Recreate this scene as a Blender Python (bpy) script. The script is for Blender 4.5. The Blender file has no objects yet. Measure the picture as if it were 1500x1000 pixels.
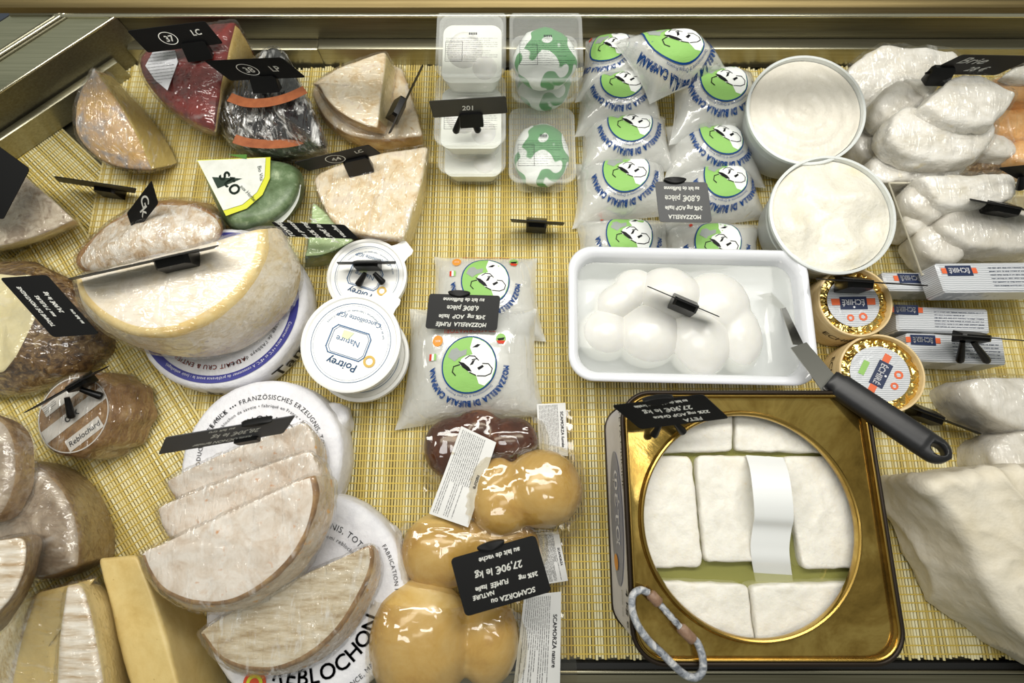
import bpy, math, random
from mathutils import Vector, Matrix, noise
from mathutils.geometry import tessellate_polygon
random.seed(7)
SC = bpy.context.scene
COL = SC.collection
# ---------------- camera, world, lights, exposure ----------------
CAMZ, TILT = .6, math.radians(14)
cam = bpy.data.cameras.new('camera'); cam.sensor_width = 36; cam.lens = 19.2
cam.dof.use_dof = True; cam.dof.focus_distance = .55; cam.dof.aperture_fstop = 4.5
cam.clip_start = .01
co = bpy.data.objects.new('camera', cam); COL.objects.link(co)
co.location = (0, 0, CAMZ); co.rotation_euler = (TILT, 0, 0)
SC.camera = co
SC.view_settings.view_transform = 'Standard'; SC.view_settings.look = 'None'
SC.view_settings.gamma = 1; SC.view_settings.use_curve_mapping = False
SC.view_settings.exposure = 0.06
W = bpy.data.worlds.new('shop'); SC.world = W; W.use_nodes = True
W.node_tree.nodes['Background'].inputs[0].default_value = (.80, .82, .72, 1)
W.node_tree.nodes['Background'].inputs[1].default_value = .33
def area(name, loc, sx, sy, power, col, aim=None):
    l = bpy.data.lights.new(name, 'AREA'); l.shape = 'RECTANGLE'; l.size = sx; l.size_y = sy
    l.energy = power; l.color = col
    o = bpy.data.objects.new(name, l); COL.objects.link(o); o.location = loc
    if aim: o.rotation_euler = (Vector(aim)-Vector(loc)).to_track_quat('-Z', 'Y').to_euler()
    return o
area('case_lamp', (-.02, .36, .74), 1.3, .16, 7.6, (1, .97, .90), (.0, .14, 0))
area('overhead_fill_light', (.1, .1, 1.9), .9, .3, 7, (1, .98, .95), (.1, .1, 0))  # added fill from above, varies the reflections in the steel

def hexc(h, a=1):
    h = h.lstrip('#'); r = [int(h[i:i+2], 16)/255 for i in (0, 2, 4)]
    return tuple((c/12.92 if c <= .04045 else ((c+.055)/1.055)**2.4) for c in r)+(a,)
def P(px, py, z=0.):
    x, y, w = px-750, 500-py, -800
    c, s = math.cos(TILT), math.sin(TILT)
    d = Vector((x, y*c-w*s, y*s+w*c))
    return Vector((0, 0, CAMZ)) + d*((z-CAMZ)/d.z)
# ---------------- materials ----------------
def newmat(name):
    m = bpy.data.materials.new(name); m.use_nodes = True
    nt = m.node_tree; return m, nt, nt.nodes['Principled BSDF']
def coords(nt, stretch=(1, 1, 1), rot=(0, 0, 0)):
    tc = nt.nodes.new('ShaderNodeTexCoord'); mp = nt.nodes.new('ShaderNodeMapping')
    mp.inputs['Scale'].default_value = stretch; mp.inputs['Rotation'].default_value = rot
    nt.links.new(tc.outputs['Object'], mp.inputs['Vector']); return mp.outputs[0]
def nz(nt, scale, detail=4, rough=.55, dist=0, stretch=(1, 1, 1), rot=(0, 0, 0), kind=None):
    n = nt.nodes.new('ShaderNodeTexNoise'); n.inputs['Scale'].default_value = scale
    n.inputs['Detail'].default_value = detail; n.inputs['Roughness'].default_value = rough
    n.inputs['Distortion'].default_value = dist
    if kind: n.noise_type = kind
    nt.links.new(coords(nt, stretch, rot), n.inputs['Vector']); return n.outputs[0]
def ramp(nt, fac, stops):
    r = nt.nodes.new('ShaderNodeValToRGB'); e = r.color_ramp.elements
    while len(e) > 1: e.remove(e[-1])
    e[0].position = stops[0][0]; e[0].color = hexc(stops[0][1])
    for p, c in stops[1:]:
        k = e.new(p); k.color = hexc(c)
    nt.links.new(fac, r.inputs[0]); return r.outputs[0]
def bump(nt, h, strength, dist, normal=None):
    b = nt.nodes.new('ShaderNodeBump'); b.inputs['Strength'].default_value = strength
    b.inputs['Distance'].default_value = dist; nt.links.new(h, b.inputs['Height'])
    if normal: nt.links.new(normal, b.inputs['Normal'])
    return b.outputs[0]
def mixc(nt, fac, a, b, mode='MIX'):
    m = nt.nodes.new('ShaderNodeMix'); m.data_type = 'RGBA'; m.blend_type = mode
    for s, v in ((0, fac), (6, a), (7, b)):
        if isinstance(v, (float, int, tuple)): m.inputs[s].default_value = v
        else: nt.links.new(v, m.inputs[s])
    return m.outputs[2]
_mc = {}
def flat(name, col, rough=.5, metal=0, coat=0, spec=.5):
    if name in _mc: return _mc[name]
    m, nt, b = newmat(name); b.inputs['Base Color'].default_value = hexc(col)
    b.inputs['Roughness'].default_value = rough; b.inputs['Metallic'].default_value = metal
    b.inputs['Coat Weight'].default_value = coat; b.inputs['Specular IOR Level'].default_value = spec
    _mc[name] = m; return m
def cheese_mat(name, stops, scale=60, rough=.55, bs=.35, bscale=250, dist=.0006, detail=6, distort=0,
               spots=None, stretch=(1, 1, 1), rot=(0, 0, 0), metal=0, coat=0, sss=0):
    m, nt, b = newmat(name)
    c = ramp(nt, nz(nt, scale*2.4, detail, .68, distort, stretch, rot), stops)
    if spots:
        sc, lo, hi, colr = spots
        f = ramp(nt, nz(nt, sc*2, 3, .5), [(lo, '000000'), (hi, 'ffffff')])
        c = mixc(nt, f, c, hexc(colr))
    nt.links.new(c, b.inputs['Base Color'])
    b.inputs['Roughness'].default_value = rough; b.inputs['Metallic'].default_value = metal
    b.inputs['Coat Weight'].default_value = coat
    if sss:
        b.inputs['Subsurface Weight'].default_value = sss; b.inputs['Subsurface Radius'].default_value = (.006, .005, .003)
    nt.links.new(bump(nt, nz(nt, bscale, 5, .6, 0, stretch, rot), bs, dist), b.inputs['Normal'])
    return m
def film_mat(name, haze=.25, gloss=.10, scale=70, stretch=(1, .35, 1), rot=(0, 0, .5), tint='ffffff', bs=.8, hz=(.5, .75), rough=.12, dist=.0025, edge=.5):
    m, nt, b = newmat(name); nt.nodes.remove(b); out = nt.nodes['Material Output']
    N = nt.nodes.new
    tr = N('ShaderNodeBsdfTransparent'); gl = N('ShaderNodeBsdfGlossy'); df = N('ShaderNodeBsdfDiffuse')
    tr.inputs[0].default_value = hexc(tint)
    gl.inputs['Roughness'].default_value = rough; gl.inputs[0].default_value = (1, 1, 1, 1)
    df.inputs[0].default_value = hexc('f0f0ee')
    scale = scale*2.2
    n1 = nz(nt, scale, 4, .6, 1.2, stretch, rot, 'RIDGED_MULTIFRACTAL')
    n2 = nz(nt, scale*.6, 3, .5, .6, stretch[::-1], (.3, .2, rot[2]+1.1))
    mm = N('ShaderNodeMath'); mm.operation = 'ADD'; nt.links.new(n1, mm.inputs[0]); nt.links.new(n2, mm.inputs[1])
    bp = bump(nt, mm.outputs[0], bs, dist)
    nt.links.new(bp, gl.inputs['Normal'])
    lw = N('ShaderNodeLayerWeight'); lw.inputs[0].default_value = .35; nt.links.new(bp, lw.inputs['Normal'])
    ma = N('ShaderNodeMath'); ma.operation = 'MULTIPLY_ADD'; ma.inputs[1].default_value = edge; ma.inputs[2].default_value = gloss
    nt.links.new(lw.outputs['Facing'], ma.inputs[0])
    hzm = ramp(nt, nz(nt, scale*.5, 6, .65, .8, stretch, rot), [(hz[0], '000000'), (hz[1], 'ffffff')])  # white streaks: haze of crinkled film, also standing in for its highlights
    hm = N('ShaderNodeMath'); hm.operation = 'MULTIPLY'; hm.inputs[1].default_value = haze; nt.links.new(hzm, hm.inputs[0])
    m1 = N('ShaderNodeMixShader'); nt.links.new(hm.outputs[0], m1.inputs[0]); nt.links.new(tr.outputs[0], m1.inputs[1]); nt.links.new(df.outputs[0], m1.inputs[2])
    m2 = N('ShaderNodeMixShader'); nt.links.new(ma.outputs[0], m2.inputs[0]); nt.links.new(m1.outputs[0], m2.inputs[1]); nt.links.new(gl.outputs[0], m2.inputs[2])
    nt.links.new(m2.outputs[0], out.inputs[0]); return m
def milky_mat(name, col, alpha, rough=.2, bs=.3, scale=60, dist=.002):
    m, nt, b = newmat(name); out = nt.nodes['Material Output']
    b.inputs['Base Color'].default_value = hexc(col); b.inputs['Roughness'].default_value = rough
    b.inputs['Alpha'].default_value = alpha; b.inputs['Specular IOR Level'].default_value = .6
    if bs: nt.links.new(bump(nt, nz(nt, scale, 4, .6, .8), bs, dist), b.inputs['Normal'])
    return m
# ---------------- mesh builder ----------------
def wloc(o):
    v = Vector(); 
    while o: v += o.location; o = o.parent
    return v
class MB:
    def __init__(s): s.v = []; s.f = []; s.m = []
    def add(s, vs, fs, mi=0):
        k = len(s.v); s.v += [Vector(v) for v in vs]
        for i, f in enumerate(fs):
            s.f.append([k+j for j in f]); s.m.append(mi if isinstance(mi, int) else mi[i])
        return s
    def build(s, name, mats, parent=None, smooth=True, loc=None, angle=40):
        me = bpy.data.meshes.new(name)
        off = wloc(parent) if parent else (Vector(loc) if loc is not None else Vector((
            sum(v.x for v in s.v)/len(s.v), sum(v.y for v in s.v)/len(s.v), min(v.z for v in s.v))))
        me.from_pydata([v-off for v in s.v], [], s.f)
        for m in (mats if isinstance(mats, list) else [mats]): me.materials.append(m)
        me.polygons.foreach_set('material_index', s.m)
        if smooth:
            me.polygons.foreach_set('use_smooth', [True]*len(me.polygons))
            me.set_sharp_from_angle(angle=math.radians(angle))
        me.update()
        o = bpy.data.objects.new(name, me); COL.objects.link(o)
        if parent: o.parent = parent
        else: o.location = off
        return o
def thing(name, label, cat, loc, group=None):
    o = bpy.data.objects.new(name, None); COL.objects.link(o); o.location = loc; o.empty_display_size = .02
    return tag(o, label, cat, group)
def tag(o, label, cat, group=None):
    o['label'] = label; o['category'] = cat
    if group: o['group'] = group
    return o
def struct(o): o['kind'] = 'structure'; return o
# ---------------- generic shapes ----------------
def box_into(mb, c, ax, ay, az, mi=0, bev=0):
    """box by centre and three half-axis vectors, chamfered"""
    c, ax, ay, az = map(Vector, (c, ax, ay, az))
    if bev <= 0:
        vs = [c+ax*i+ay*j+az*k for k in (-1, 1) for j in (-1, 1) for i in (-1, 1)]
        mb.add(vs, [(0, 2, 3, 1), (4, 5, 7, 6), (0, 1, 5, 4), (2, 6, 7, 3), (0, 4, 6, 2), (1, 3, 7, 5)], mi); return
    lx, ly, lz = ax.length, ay.length, az.length; bev = min(bev, lx*.9, ly*.9, lz*.9)
    rings = []
    def ring(ix, iz):
        x, y = 1-ix/lx, 1-ix/ly; cx, cy = bev/lx, bev/ly
        p = []
        for sx, sy in ((1, 1), (-1, 1), (-1, -1), (1, -1)):
            a = (sx*x, sy*(y-cy)); b = (sx*(x-cx), sy*y)
            p += ([a, b] if sx*sy > 0 else [b, a])
        return [c+ax*u+ay*v+az*iz for u, v in p]
    rings = [ring(bev, -1), ring(0, -1+bev/lz), ring(0, 1-bev/lz), ring(bev, 1)]
    rings_into(mb, rings, mi, cap=True)
def rings_into(mb, rings, mi=0, cap=True, closed=True):
    n = len(rings[0]); vs = [v for r in rings for v in r]; fs = []
    for k in range(len(rings)-1):
        for i in range(n if closed else n-1):
            j = (i+1) % n; fs.append((k*n+i, k*n+j, (k+1)*n+j, (k+1)*n+i))
    if cap:
        fs.append(tuple(range(n))[::-1]); fs.append(tuple((len(rings)-1)*n+i for i in range(n)))
    mb.add(vs, fs, mi)
def basis(n, up=Vector((0, 1, 0))):
    n = Vector(n).normalized(); x = up.cross(n)
    if x.length < 1e-3: x = Vector((1, 0, 0))
    x.normalize(); return x, n.cross(x), n
def lathe_into(mb, c, prof, n=(0, 0, 1), seg=64, mi=0, sx=1, sy=1):
    c = Vector(c); x, y, z = basis(n); rings = []
    for r, h in prof:
        r = max(r, 1e-5)
        rings.append([c+z*h+x*(r*sx*math.cos(2*math.pi*i/seg))+y*(r*sy*math.sin(2*math.pi*i/seg)) for i in range(seg)])
    rings_into(mb, rings, mi, cap=True)
def rrect(w, h, r, k=6):
    p = []
    for cx, cy, a0 in ((w-r, h-r, 0), (-w+r, h-r, 90), (-w+r, -h+r, 180), (w-r, -h+r, 270)):
        for i in range(k+1):
            a = math.radians(a0+90*i/k); p.append((cx+r*math.cos(a), cy+r*math.sin(a)))
    return p
def tube_into(mb, pts, r, seg=10, mi=0, closed=False, rf=None):
    pts = [Vector(p) for p in pts]; n = len(pts); rings = []; up = None
    for i, p in enumerate(pts):
        a = pts[(i-1) % n] if closed or i else p; b = pts[(i+1) % n] if closed or i < n-1 else p
        t = (b-a).normalized()
        if up is None: up = t.orthogonal().normalized()
        up = (up - t*up.dot(t)).normalized(); s = t.cross(up)
        rr = rf(i/(n-1)) if rf else r
        rings.append([p+(up*math.cos(2*math.pi*j/seg)+s*math.sin(2*math.pi*j/seg))*rr for j in range(seg)])
    if closed: rings.append(rings[0]); rings_into(mb, rings, mi, cap=False)
    else: rings_into(mb, rings, mi)
def smooth_path(pts, k=6, closed=False):
    pts = [Vector(p) for p in pts]; n = len(pts); out = []
    for i in range(n if closed else n-1):
        p0 = pts[(i-1) % n] if closed or i else pts[0]; p1 = pts[i]; p2 = pts[(i+1) % n]
        p3 = pts[(i+2) % n] if closed or i+2 < n else pts[-1]
        for j in range(k):
            t = j/k
            out.append(.5*((2*p1)+(p2-p0)*t+(2*p0-5*p1+4*p2-p3)*t*t+(3*p1-p0-3*p2+p3)*t**3))
    if not closed: out.append(pts[-1])
    return out
def parse(s, z):
    out = []
    for tkn in s.split():
        sh = tkn.endswith('s'); q = [float(a) for a in tkn.rstrip('s').split(',')]
        out.append((P(q[0], q[1], (q[2]/1000 if len(q) > 2 else z)), sh))
    return out
def contour(A, B, k=5, ds=.012):
    n = len(A); oa, ob, tags = [], [], []
    for i in range(n):
        c = .1 if A[i][1] else .5
        res = []
        for L in (A, B):
            p, q, r = L[i-1][0], L[i][0], L[(i+1) % n][0]
            cp = c if A[i-1][1] is False or c < .5 else .5
            a = q.lerp(p, c); b = q.lerp(r, c)
            m = [((1-t)**2)*a+2*t*(1-t)*q+t*t*b for t in [j/k for j in range(k+(1 if c < .5 or A[(i+1) % n][1] else 0))]]
            res.append(m)
        oa += res[0]; ob += res[1]; tags += [i]*(len(res[0])-1)+[i+.5]
    # subdivide long edges
    ra, rb, rt = [], [], []
    for i in range(len(oa)):
        j = (i+1) % len(oa); d = max((oa[j]-oa[i]).length, (ob[j]-ob[i]).length); m = max(1, math.ceil(d/ds))
        for q in range(m):
            ra.append(oa[i].lerp(oa[j], q/m)); rb.append(ob[i].lerp(ob[j], q/m)); rt.append(tags[i])
    return ra, rb, rt
def loft(top, bot, r=.004, dome=0, bulge=0, cuts=(), nside=8, r2=.002, cap=12, ds=.006, edge=False, noedge=()):
    """solid between a top contour and a bottom contour; material 0 top, 1 side, 2 the cut sides"""
    T, B, tg = contour(top, bot, ds=ds); n = len(T)
    c = sum(T, Vector())/n; cb = sum(B, Vector())/n
    up = Vector()
    for i in range(n): up += (T[i]-c).cross(T[(i+1) % n]-c)
    up.normalize(); flip = up.dot(c-cb) < 0
    if flip: up = -up
    rings = []; mats = []
    for q in range(1, cap+1):
        s = q/cap
        rings.append([c.lerp(T[i]+(c-T[i]).normalized()*min(r, (c-T[i]).length*.3), s)+up*dome*(1-s*s) for i in range(n)])
    for ph in (30, 60, 90):
        f = math.radians(ph)
        rings.append([T[i]+(c-T[i]).normalized()*min(r, (c-T[i]).length*.3)*(1-math.sin(f)) + (B[i]-T[i]).normalized()*min(r, (B[i]-T[i]).length*.45)*(1-math.cos(f)) for i in range(n)])
    base = rings[-1]
    for q in range(1, nside+1):
        s = q/nside
        rings.append([base[i].lerp(B[i], s) + (T[i]-c).normalized()*bulge*math.sin(math.pi*min(1, s)) for i in range(n)])
    rings.append([B[i]+(cb-B[i]).normalized()*r2 for i in range(n)])
    vs = [c+up*dome]+[v for R in rings for v in R]; fs, mi = [], []
    for i in range(n): fs.append((0, 1+i, 1+(i+1) % n)); mi.append(0)
    for k in range(len(rings)-1):
        for i in range(n):
            j = (i+1) % n; fs.append((1+k*n+i, 1+(k+1)*n+i, 1+(k+1)*n+j, 1+k*n+j))
            m = 0 if k < cap+1 else 1
            if edge and cap-1 <= k < cap+2 and not any(a <= tg[i] < b for a, b in noedge): m = 3
            if m and any(a <= tg[i] < b for a, b in cuts): m = 2
            mi.append(m)
    L = (len(rings)-1)*n; fs.append(tuple(1+L+i for i in range(n))[::-1]); mi.append(1)
    if flip: fs = [f[::-1] for f in fs]
    # the contour may run clockwise: make the first fan face look up
    a, b_, c_ = (vs[q] for q in fs[0])
    if (b_-a).cross(c_-a).dot(up) < 0: fs = [f[::-1] for f in fs]
    return vs, fs, mi
def normals(vs, fs):
    N = [Vector() for _ in vs]
    for f in fs:
        if len(f) > 4: continue
        a, b, c = vs[f[0]], vs[f[1]], vs[f[2]]
        k = (b-a).cross(c-a)
        if len(f) == 4: k = k+(c-a).cross(vs[f[3]]-a)
        for i in f: N[i] += k
    return [n.normalized() if n.length else n for n in N]
def displace(vs, fs, off, amp, freq, seed=0, ridged=False):
    N = normals(vs, fs); out = []
    for v, n in zip(vs, N):
        q = v*freq+Vector((seed, seed*.7, 0)); h = noise.fractal(q, 1, 2, 3)
        if ridged: h = (1-2*abs(h))*.7
        out.append(v+n*(off+amp*h))
    return out
def slab(label, cat, name, top, h, mats, bot=None, zb=0, wrap=None, part='cheese_body', amp=.0012, freq=35, seed=0, flare=0,
         wamp=.0017, wfreq=85, woff=.0014, parent=None, group=None, **kw):
    if kw.get('edgemat'): kw['edge'] = True
    edm = kw.pop('edgemat', None)
    T = parse(top, h); B = parse(bot, zb) if bot else [(Vector((p.x, p.y, zb)), s) for p, s in T]
    if flare:
        c = sum((p for p, _ in B), Vector())/len(B); B = [(c+(p-c)*(1+flare), s) for p, s in B]
    vs, fs, mi = loft(T, B, **kw)
    body = displace(vs, fs, 0, amp, freq, seed)
    zmin = min(v.z for v in body); c = sum(body, Vector())/len(body); c.z = zmin
    mats = list(mats) + [mats[-1]]*(3-len(mats)); em = edm
    if em: mats.append(em)
    if wrap is None and parent is None:
        o = MB().add(body, fs, mi).build(name, mats, loc=c, angle=60); return tag(o, label, cat, group)
    root = parent or thing(name, label, cat, c, group)
    MB().add(body, fs, mi).build(part, mats, root, angle=60)
    if wrap is not None:
        w = displace(vs, fs, woff+abs(amp)*.5, wamp, wfreq, seed+3, True)
        MB().add(w, fs, 0).build('plastic_wrap', wrap, root, angle=180)
    return root
# ---------------- writing and printed shapes ----------------
_tc = {}
def glyphs(s):
    if s in _tc: return _tc[s]
    cu = bpy.data.curves.new('t', 'FONT'); cu.body = s; cu.size = 1; cu.resolution_u = 3
    ob = bpy.data.objects.new('t', cu); me = ob.to_mesh()
    vs = [(v.co.x, v.co.y) for v in me.vertices]; fs = [tuple(p.vertices) for p in me.polygons]
    ob.to_mesh_clear(); bpy.data.objects.remove(ob); bpy.data.curves.remove(cu)
    w = max((x for x, y in vs), default=.3); _tc[s] = (vs, fs, w); return _tc[s]
def text_into(mb, s, mapf, x, y, size, ang=0, align='c', mi=0, sx=1, jit=0, bold=0):
    """write s in the 2D frame of mapf(x, y)"""
    vs, fs, w = glyphs(s); x0 = {'l': 0, 'c': -w/2, 'r': -w}[align]
    ca, sa = math.cos(ang), math.sin(ang)
    offs = [(0, 0)] if not bold else [(0, 0), (bold, 0), (0, bold)]
    for ox, oy in offs:
        out = []
        for a, b in vs:
            a2, b2 = (a+x0)*size*sx+ox, b*size+oy
            if jit: b2 += jit*size*noise.noise(Vector((a*1.3, len(s), 0))); a2 += b2*.15
            out.append(mapf(x+a2*ca-b2*sa, y+a2*sa+b2*ca))
        mb.add(out, fs, mi)
def arc_text(mb, s, mapf, cx, cy, r, a_mid, size, mi=0, inward=False, sp=.1, sx=1, bold=0):
    """letters along a circle; a_mid radians of the middle; tops point outward unless inward"""
    adv = [((glyphs(c)[2]+sp) if c != ' ' else .35)*size*sx for c in s]
    tot = sum(adv); pos = -tot/2; d = 1 if inward else -1
    for c, a in zip(s, adv):
        th = a_mid + d*(pos+a/2)/r; pos += a
        if c == ' ': continue
        rot = th+math.pi/2 if inward else th-math.pi/2
        text_into(mb, c, mapf, cx+r*math.cos(th), cy+r*math.sin(th), size, rot, 'c', mi, sx, bold=bold)
def poly_into(mb, poly, mapf, mi=0, maxe=.006):
    tris = tessellate_polygon([[Vector((a, b, 0)) for a, b in poly]])
    st = [tuple(poly[i] for i in t) for t in tris]; out = []
    while st:
        t = st.pop(); e = [math.dist(t[i], t[(i+1) % 3]) for i in range(3)]; k = e.index(max(e))
        if e[k] > maxe:
            a, b, c = t[k], t[(k+1) % 3], t[(k+2) % 3]; m = ((a[0]+b[0])/2, (a[1]+b[1])/2)
            st += [(a, m, c), (m, b, c)]
        else: out.append(t)
    for t in out:
        area2 = (t[1][0]-t[0][0])*(t[2][1]-t[0][1])-(t[2][0]-t[0][0])*(t[1][1]-t[0][1])
        if area2 < 0: t = t[::-1]
        mb.add([mapf(*q) for q in t], [(0, 1, 2)], mi)
def ring_poly(mb, cx, cy, r1, r2, mapf, mi=0, seg=60, a0=0, a1=360, sy=1):
    for i in range(seg):
        a, b = math.radians(a0+(a1-a0)*i/seg), math.radians(a0+(a1-a0)*(i+1)/seg)
        mb.add([mapf(cx+r*math.cos(t), cy+r*sy*math.sin(t)) for r, t in ((r1, a), (r2, a), (r2, b), (r1, b))], [(0, 1, 2, 3)], mi)
def stroke(mb, pts, w, mapf, mi=0):
    for (a, b), (c, d) in zip(pts, pts[1:]):
        l = math.hypot(c-a, d-b) or 1; nx, ny = -(d-b)/l*w/2, (c-a)/l*w/2
        ex, ey = (c-a)/l*w*.3, (d-b)/l*w*.3
        mb.add([mapf(*q) for q in ((a-ex-nx, b-ey-ny), (c+ex-nx, d+ey-ny), (c+ex+nx, d+ey+ny), (a-ex+nx, b-ey+ny))], [(0, 1, 2, 3)], mi)
def disc_poly(cx, cy, r, n=40, sy=1): return [(cx+r*math.cos(2*math.pi*i/n), cy+r*sy*math.sin(2*math.pi*i/n)) for i in range(n)]
def small_print(mb, mapf, x0, x1, y0, y1, rows, h, mi=0, ang=0, seed=1):
    """illegible small print: rows of tiny broken marks"""
    rnd = random.Random(seed)
    for k in range(rows):
        y = y0+(y1-y0)*(k+.5)/rows; x = x0; word = rnd.randint(3, 8)
        xe = x1-(x1-x0)*rnd.choice((0, 0, 0, .15, .4))
        while x < xe:
            w = rnd.uniform(.35, .8)*h; hh = h*rnd.uniform(.6, 1.1)
            if x+w > x1: break
            mb.add([mapf(*q) for q in ((x, y), (x+w, y), (x+w, y+hh), (x, y+hh))], [(0, 1, 2, 3)], mi); x += w+h*.35; word -= 1
            if word <= 0: x += h*.9; word = rnd.randint(2, 9)
def planef(o, x, y, off=.0004):
    o, x, y = Vector(o), Vector(x).normalized(), Vector(y).normalized(); n = x.cross(y)
    return lambda a, b, k=0: o+x*a+y*b+n*(off+k)
# ---------------- the display case ----------------
def steel_mat(name, lo, hi, rough=.32, sc=(1, 60, 60)):
    m, nt, b = newmat(name)
    n = nz(nt, 9, 4, .6, 0, sc)
    nt.links.new(ramp(nt, n, [(.3, lo), (.7, hi)]), b.inputs['Base Color'])
    b.inputs['Metallic'].default_value = .9; b.inputs['Roughness'].default_value = rough
    nt.links.new(bump(nt, n, .05, .0005), b.inputs['Normal']); return m
STEEL = steel_mat('brushed_steel', '8f8b76', 'a6a28c')
STEEL_D = steel_mat('dark_steel', '6a6652', '7e7a66', .48)
STEEL_L = steel_mat('pale_steel', 'a8aa90', 'c2c2a8', .42)
STEEL_E = flat('bright_edge', 'd8d2ba', .25, 1)
BLACKP = flat('black_plastic', '0a0a0b', .5, spec=.25)
GASKET_GAP = flat('gasket_and_gap_black', '101010', .6)
def sbox(name, c, ax, ay, az, m, bev=0):
    mb = MB(); box_into(mb, c, ax, ay, az, 0, bev); return struct(mb.build(name, m, smooth=bev > 0))
sbox('floor', (.1, .2, -.018), (1.1, 0, 0), (0, .75, 0), (0, 0, .006), STEEL_D)
XC = -.485
# back: low ledge in two lengths with a joint, wall panel with bright top edge
sbox('trim_1', ((XC-.24)/2, .5265, .010), ((-.2465-XC)/2, 0, 0), (0, .0075, 0), (0, 0, .0165), STEEL, .001)
sbox('trim_2', ((-.243+1)/2, .5265, .011), (.6215, 0, 0), (0, .0075, 0), (0, 0, .0165), STEEL, .001)
sbox('wall_back', (.25, .539, .028), (.85, 0, 0), (0, .004, 0), (0, 0, .034), STEEL_D)
mb = MB(); tube_into(mb, [(XC-.06, .5345, .0615), (1.1, .5345, .0615)], .0022, 12); struct(mb.build('trim_3', STEEL_E))
sbox('trim_4', (.25, .64, .060), (.85, 0, 0), (0, .1, 0), (0, 0, .002), STEEL)
# left wall runs diagonally
A0 = Vector((XC+.012, .534, 0)); dl = Vector((-.738, -.675, 0)).normalized(); nl = Vector((-dl.y, dl.x, 0))
if nl.x > 0: nl = -nl       # away from the mats
L = .42
def lbox(name, o0, w, z0, z1, m, bev=0, l0=-.0, l1=None):
    l1 = l1 or L; c = A0+dl*((l0+l1)/2)+nl*(o0+w/2); c.z = (z0+z1)/2
    return sbox(name, c, dl*((l1-l0)/2), nl*(w/2), (0, 0, (z1-z0)/2), m, bev)
lbox('wall_left', 0, .004, -.006, .060, STEEL_D)
mb = MB(); tube_into(mb, [A0+nl*.001+Vector((0, 0, .0605)), A0+dl*L+nl*.001+Vector((0, 0, .0605))], .0016, 10); struct(mb.build('trim_5', STEEL_E))
lbox('trim_6', -.0125, .0095, -.006, .026, STEEL, .001, .035)
lbox('trim_7', .004, .034, .056, .060, STEEL_L)
for k, (o, r, z, m) in enumerate([(.040, .0018, .0605, STEEL_D), (.0445, .0022, .0615, STEEL_E), (.049, .002, .061, STEEL)]):
    mb = MB(); p = A0+nl*o; q = A0+dl*L+nl*o; p.z = q.z = z; tube_into(mb, [p-dl*.05, q], r, 10); struct(mb.build('trim_%d' % (8+k), m))
lbox('trim_11', .051, .003, .050, .058, GASKET_GAP, 0, -.1)
lbox('trim_12', .054, .034, .056, .060, STEEL_L, 0, -.15)
lbox('trim_13', .088, .003, .050, .059, GASKET_GAP, 0, -.2)
m_, nt_, b_ = newmat('blue_grey_glass_trim'); b_.inputs['Base Color'].default_value = hexc('3d4450'); b_.inputs['Roughness'].default_value = .3
lbox('trim_14', .091, .030, .050, .057, m_, 0, -.25)
lbox('trim_15', .121, .2, .045, .050, GASKET_GAP, 0, -.3)
# glass top rail crossing the upper edge of the view
BRONZE = steel_mat('bronze_rail', '685b3c', '7a6c4a', .5)
sbox('trim_16', (.1, .4070, .206), (.9, 0, 0), (0, .0100, 0), (0, 0, .006), BRONZE, .003)
# front edge of the case
sbox('trim_17', (.1, -.1800, -.004), (.9, 0, 0), (0, .0028, 0), (0, 0, .004), GASKET_GAP)  # black strip standing in for the shaded gap past the mat
sbox('trim_18', (.1, -.1850, -.002), (.9, 0, 0), (0, .0014, 0), (0, 0, .005), flat('grey_bar', '8c8874', .35, .8), .0006)
sbox('wall_front', (.1, -.225, -.006), (.9, 0, 0), (0, .037, 0), (0, 0, .006), STEEL_D)
# ---------------- bamboo mats ----------------
def mat_material(name, pitch, off=0):
    m, nt, b = newmat(name); N = nt.nodes.new
    tc = N('ShaderNodeTexCoord'); sp = N('ShaderNodeSeparateXYZ'); nt.links.new(tc.outputs['UV'], sp.inputs[0])
    wn = N('ShaderNodeTexWhiteNoise'); wn.noise_dimensions = '1D'
    fl = N('ShaderNodeMath'); fl.operation = 'FLOOR'; nt.links.new(sp.outputs[0], fl.inputs[0]); nt.links.new(fl.outputs[0], wn.inputs['W'])
    n1 = nz(nt, 9, 5, .6); ad = N('ShaderNodeMath'); ad.operation = 'MULTIPLY_ADD'; ad.inputs[1].default_value = .55
    nt.links.new(wn.outputs[0], ad.inputs[0]); 
    sb = N('ShaderNodeMath'); sb.operation = 'MULTIPLY'; sb.inputs[1].default_value = .55; nt.links.new(n1, sb.inputs[0]); nt.links.new(sb.outputs[0], ad.inputs[2])
    c = ramp(nt, ad.outputs[0], [(.12, 'a68c42'), (.36, 'c8b46a'), (.55, 'd9ca8e'), (.8, 'e8e0b6')])
    n2 = nz(nt, 45, 5, .7); c = mixc(nt, ramp(nt, n2, [(.62, '000000'), (.8, '666666')]), c, hexc('8a6a34'))
    nt.links.new(c, b.inputs['Base Color']); b.inputs['Roughness'].default_value = .5; return m
PITCH = .0031
BAMBOO = mat_material('bamboo_sticks', PITCH); THREAD = flat('straw_thread', 'c9ae4a', .7)
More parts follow.
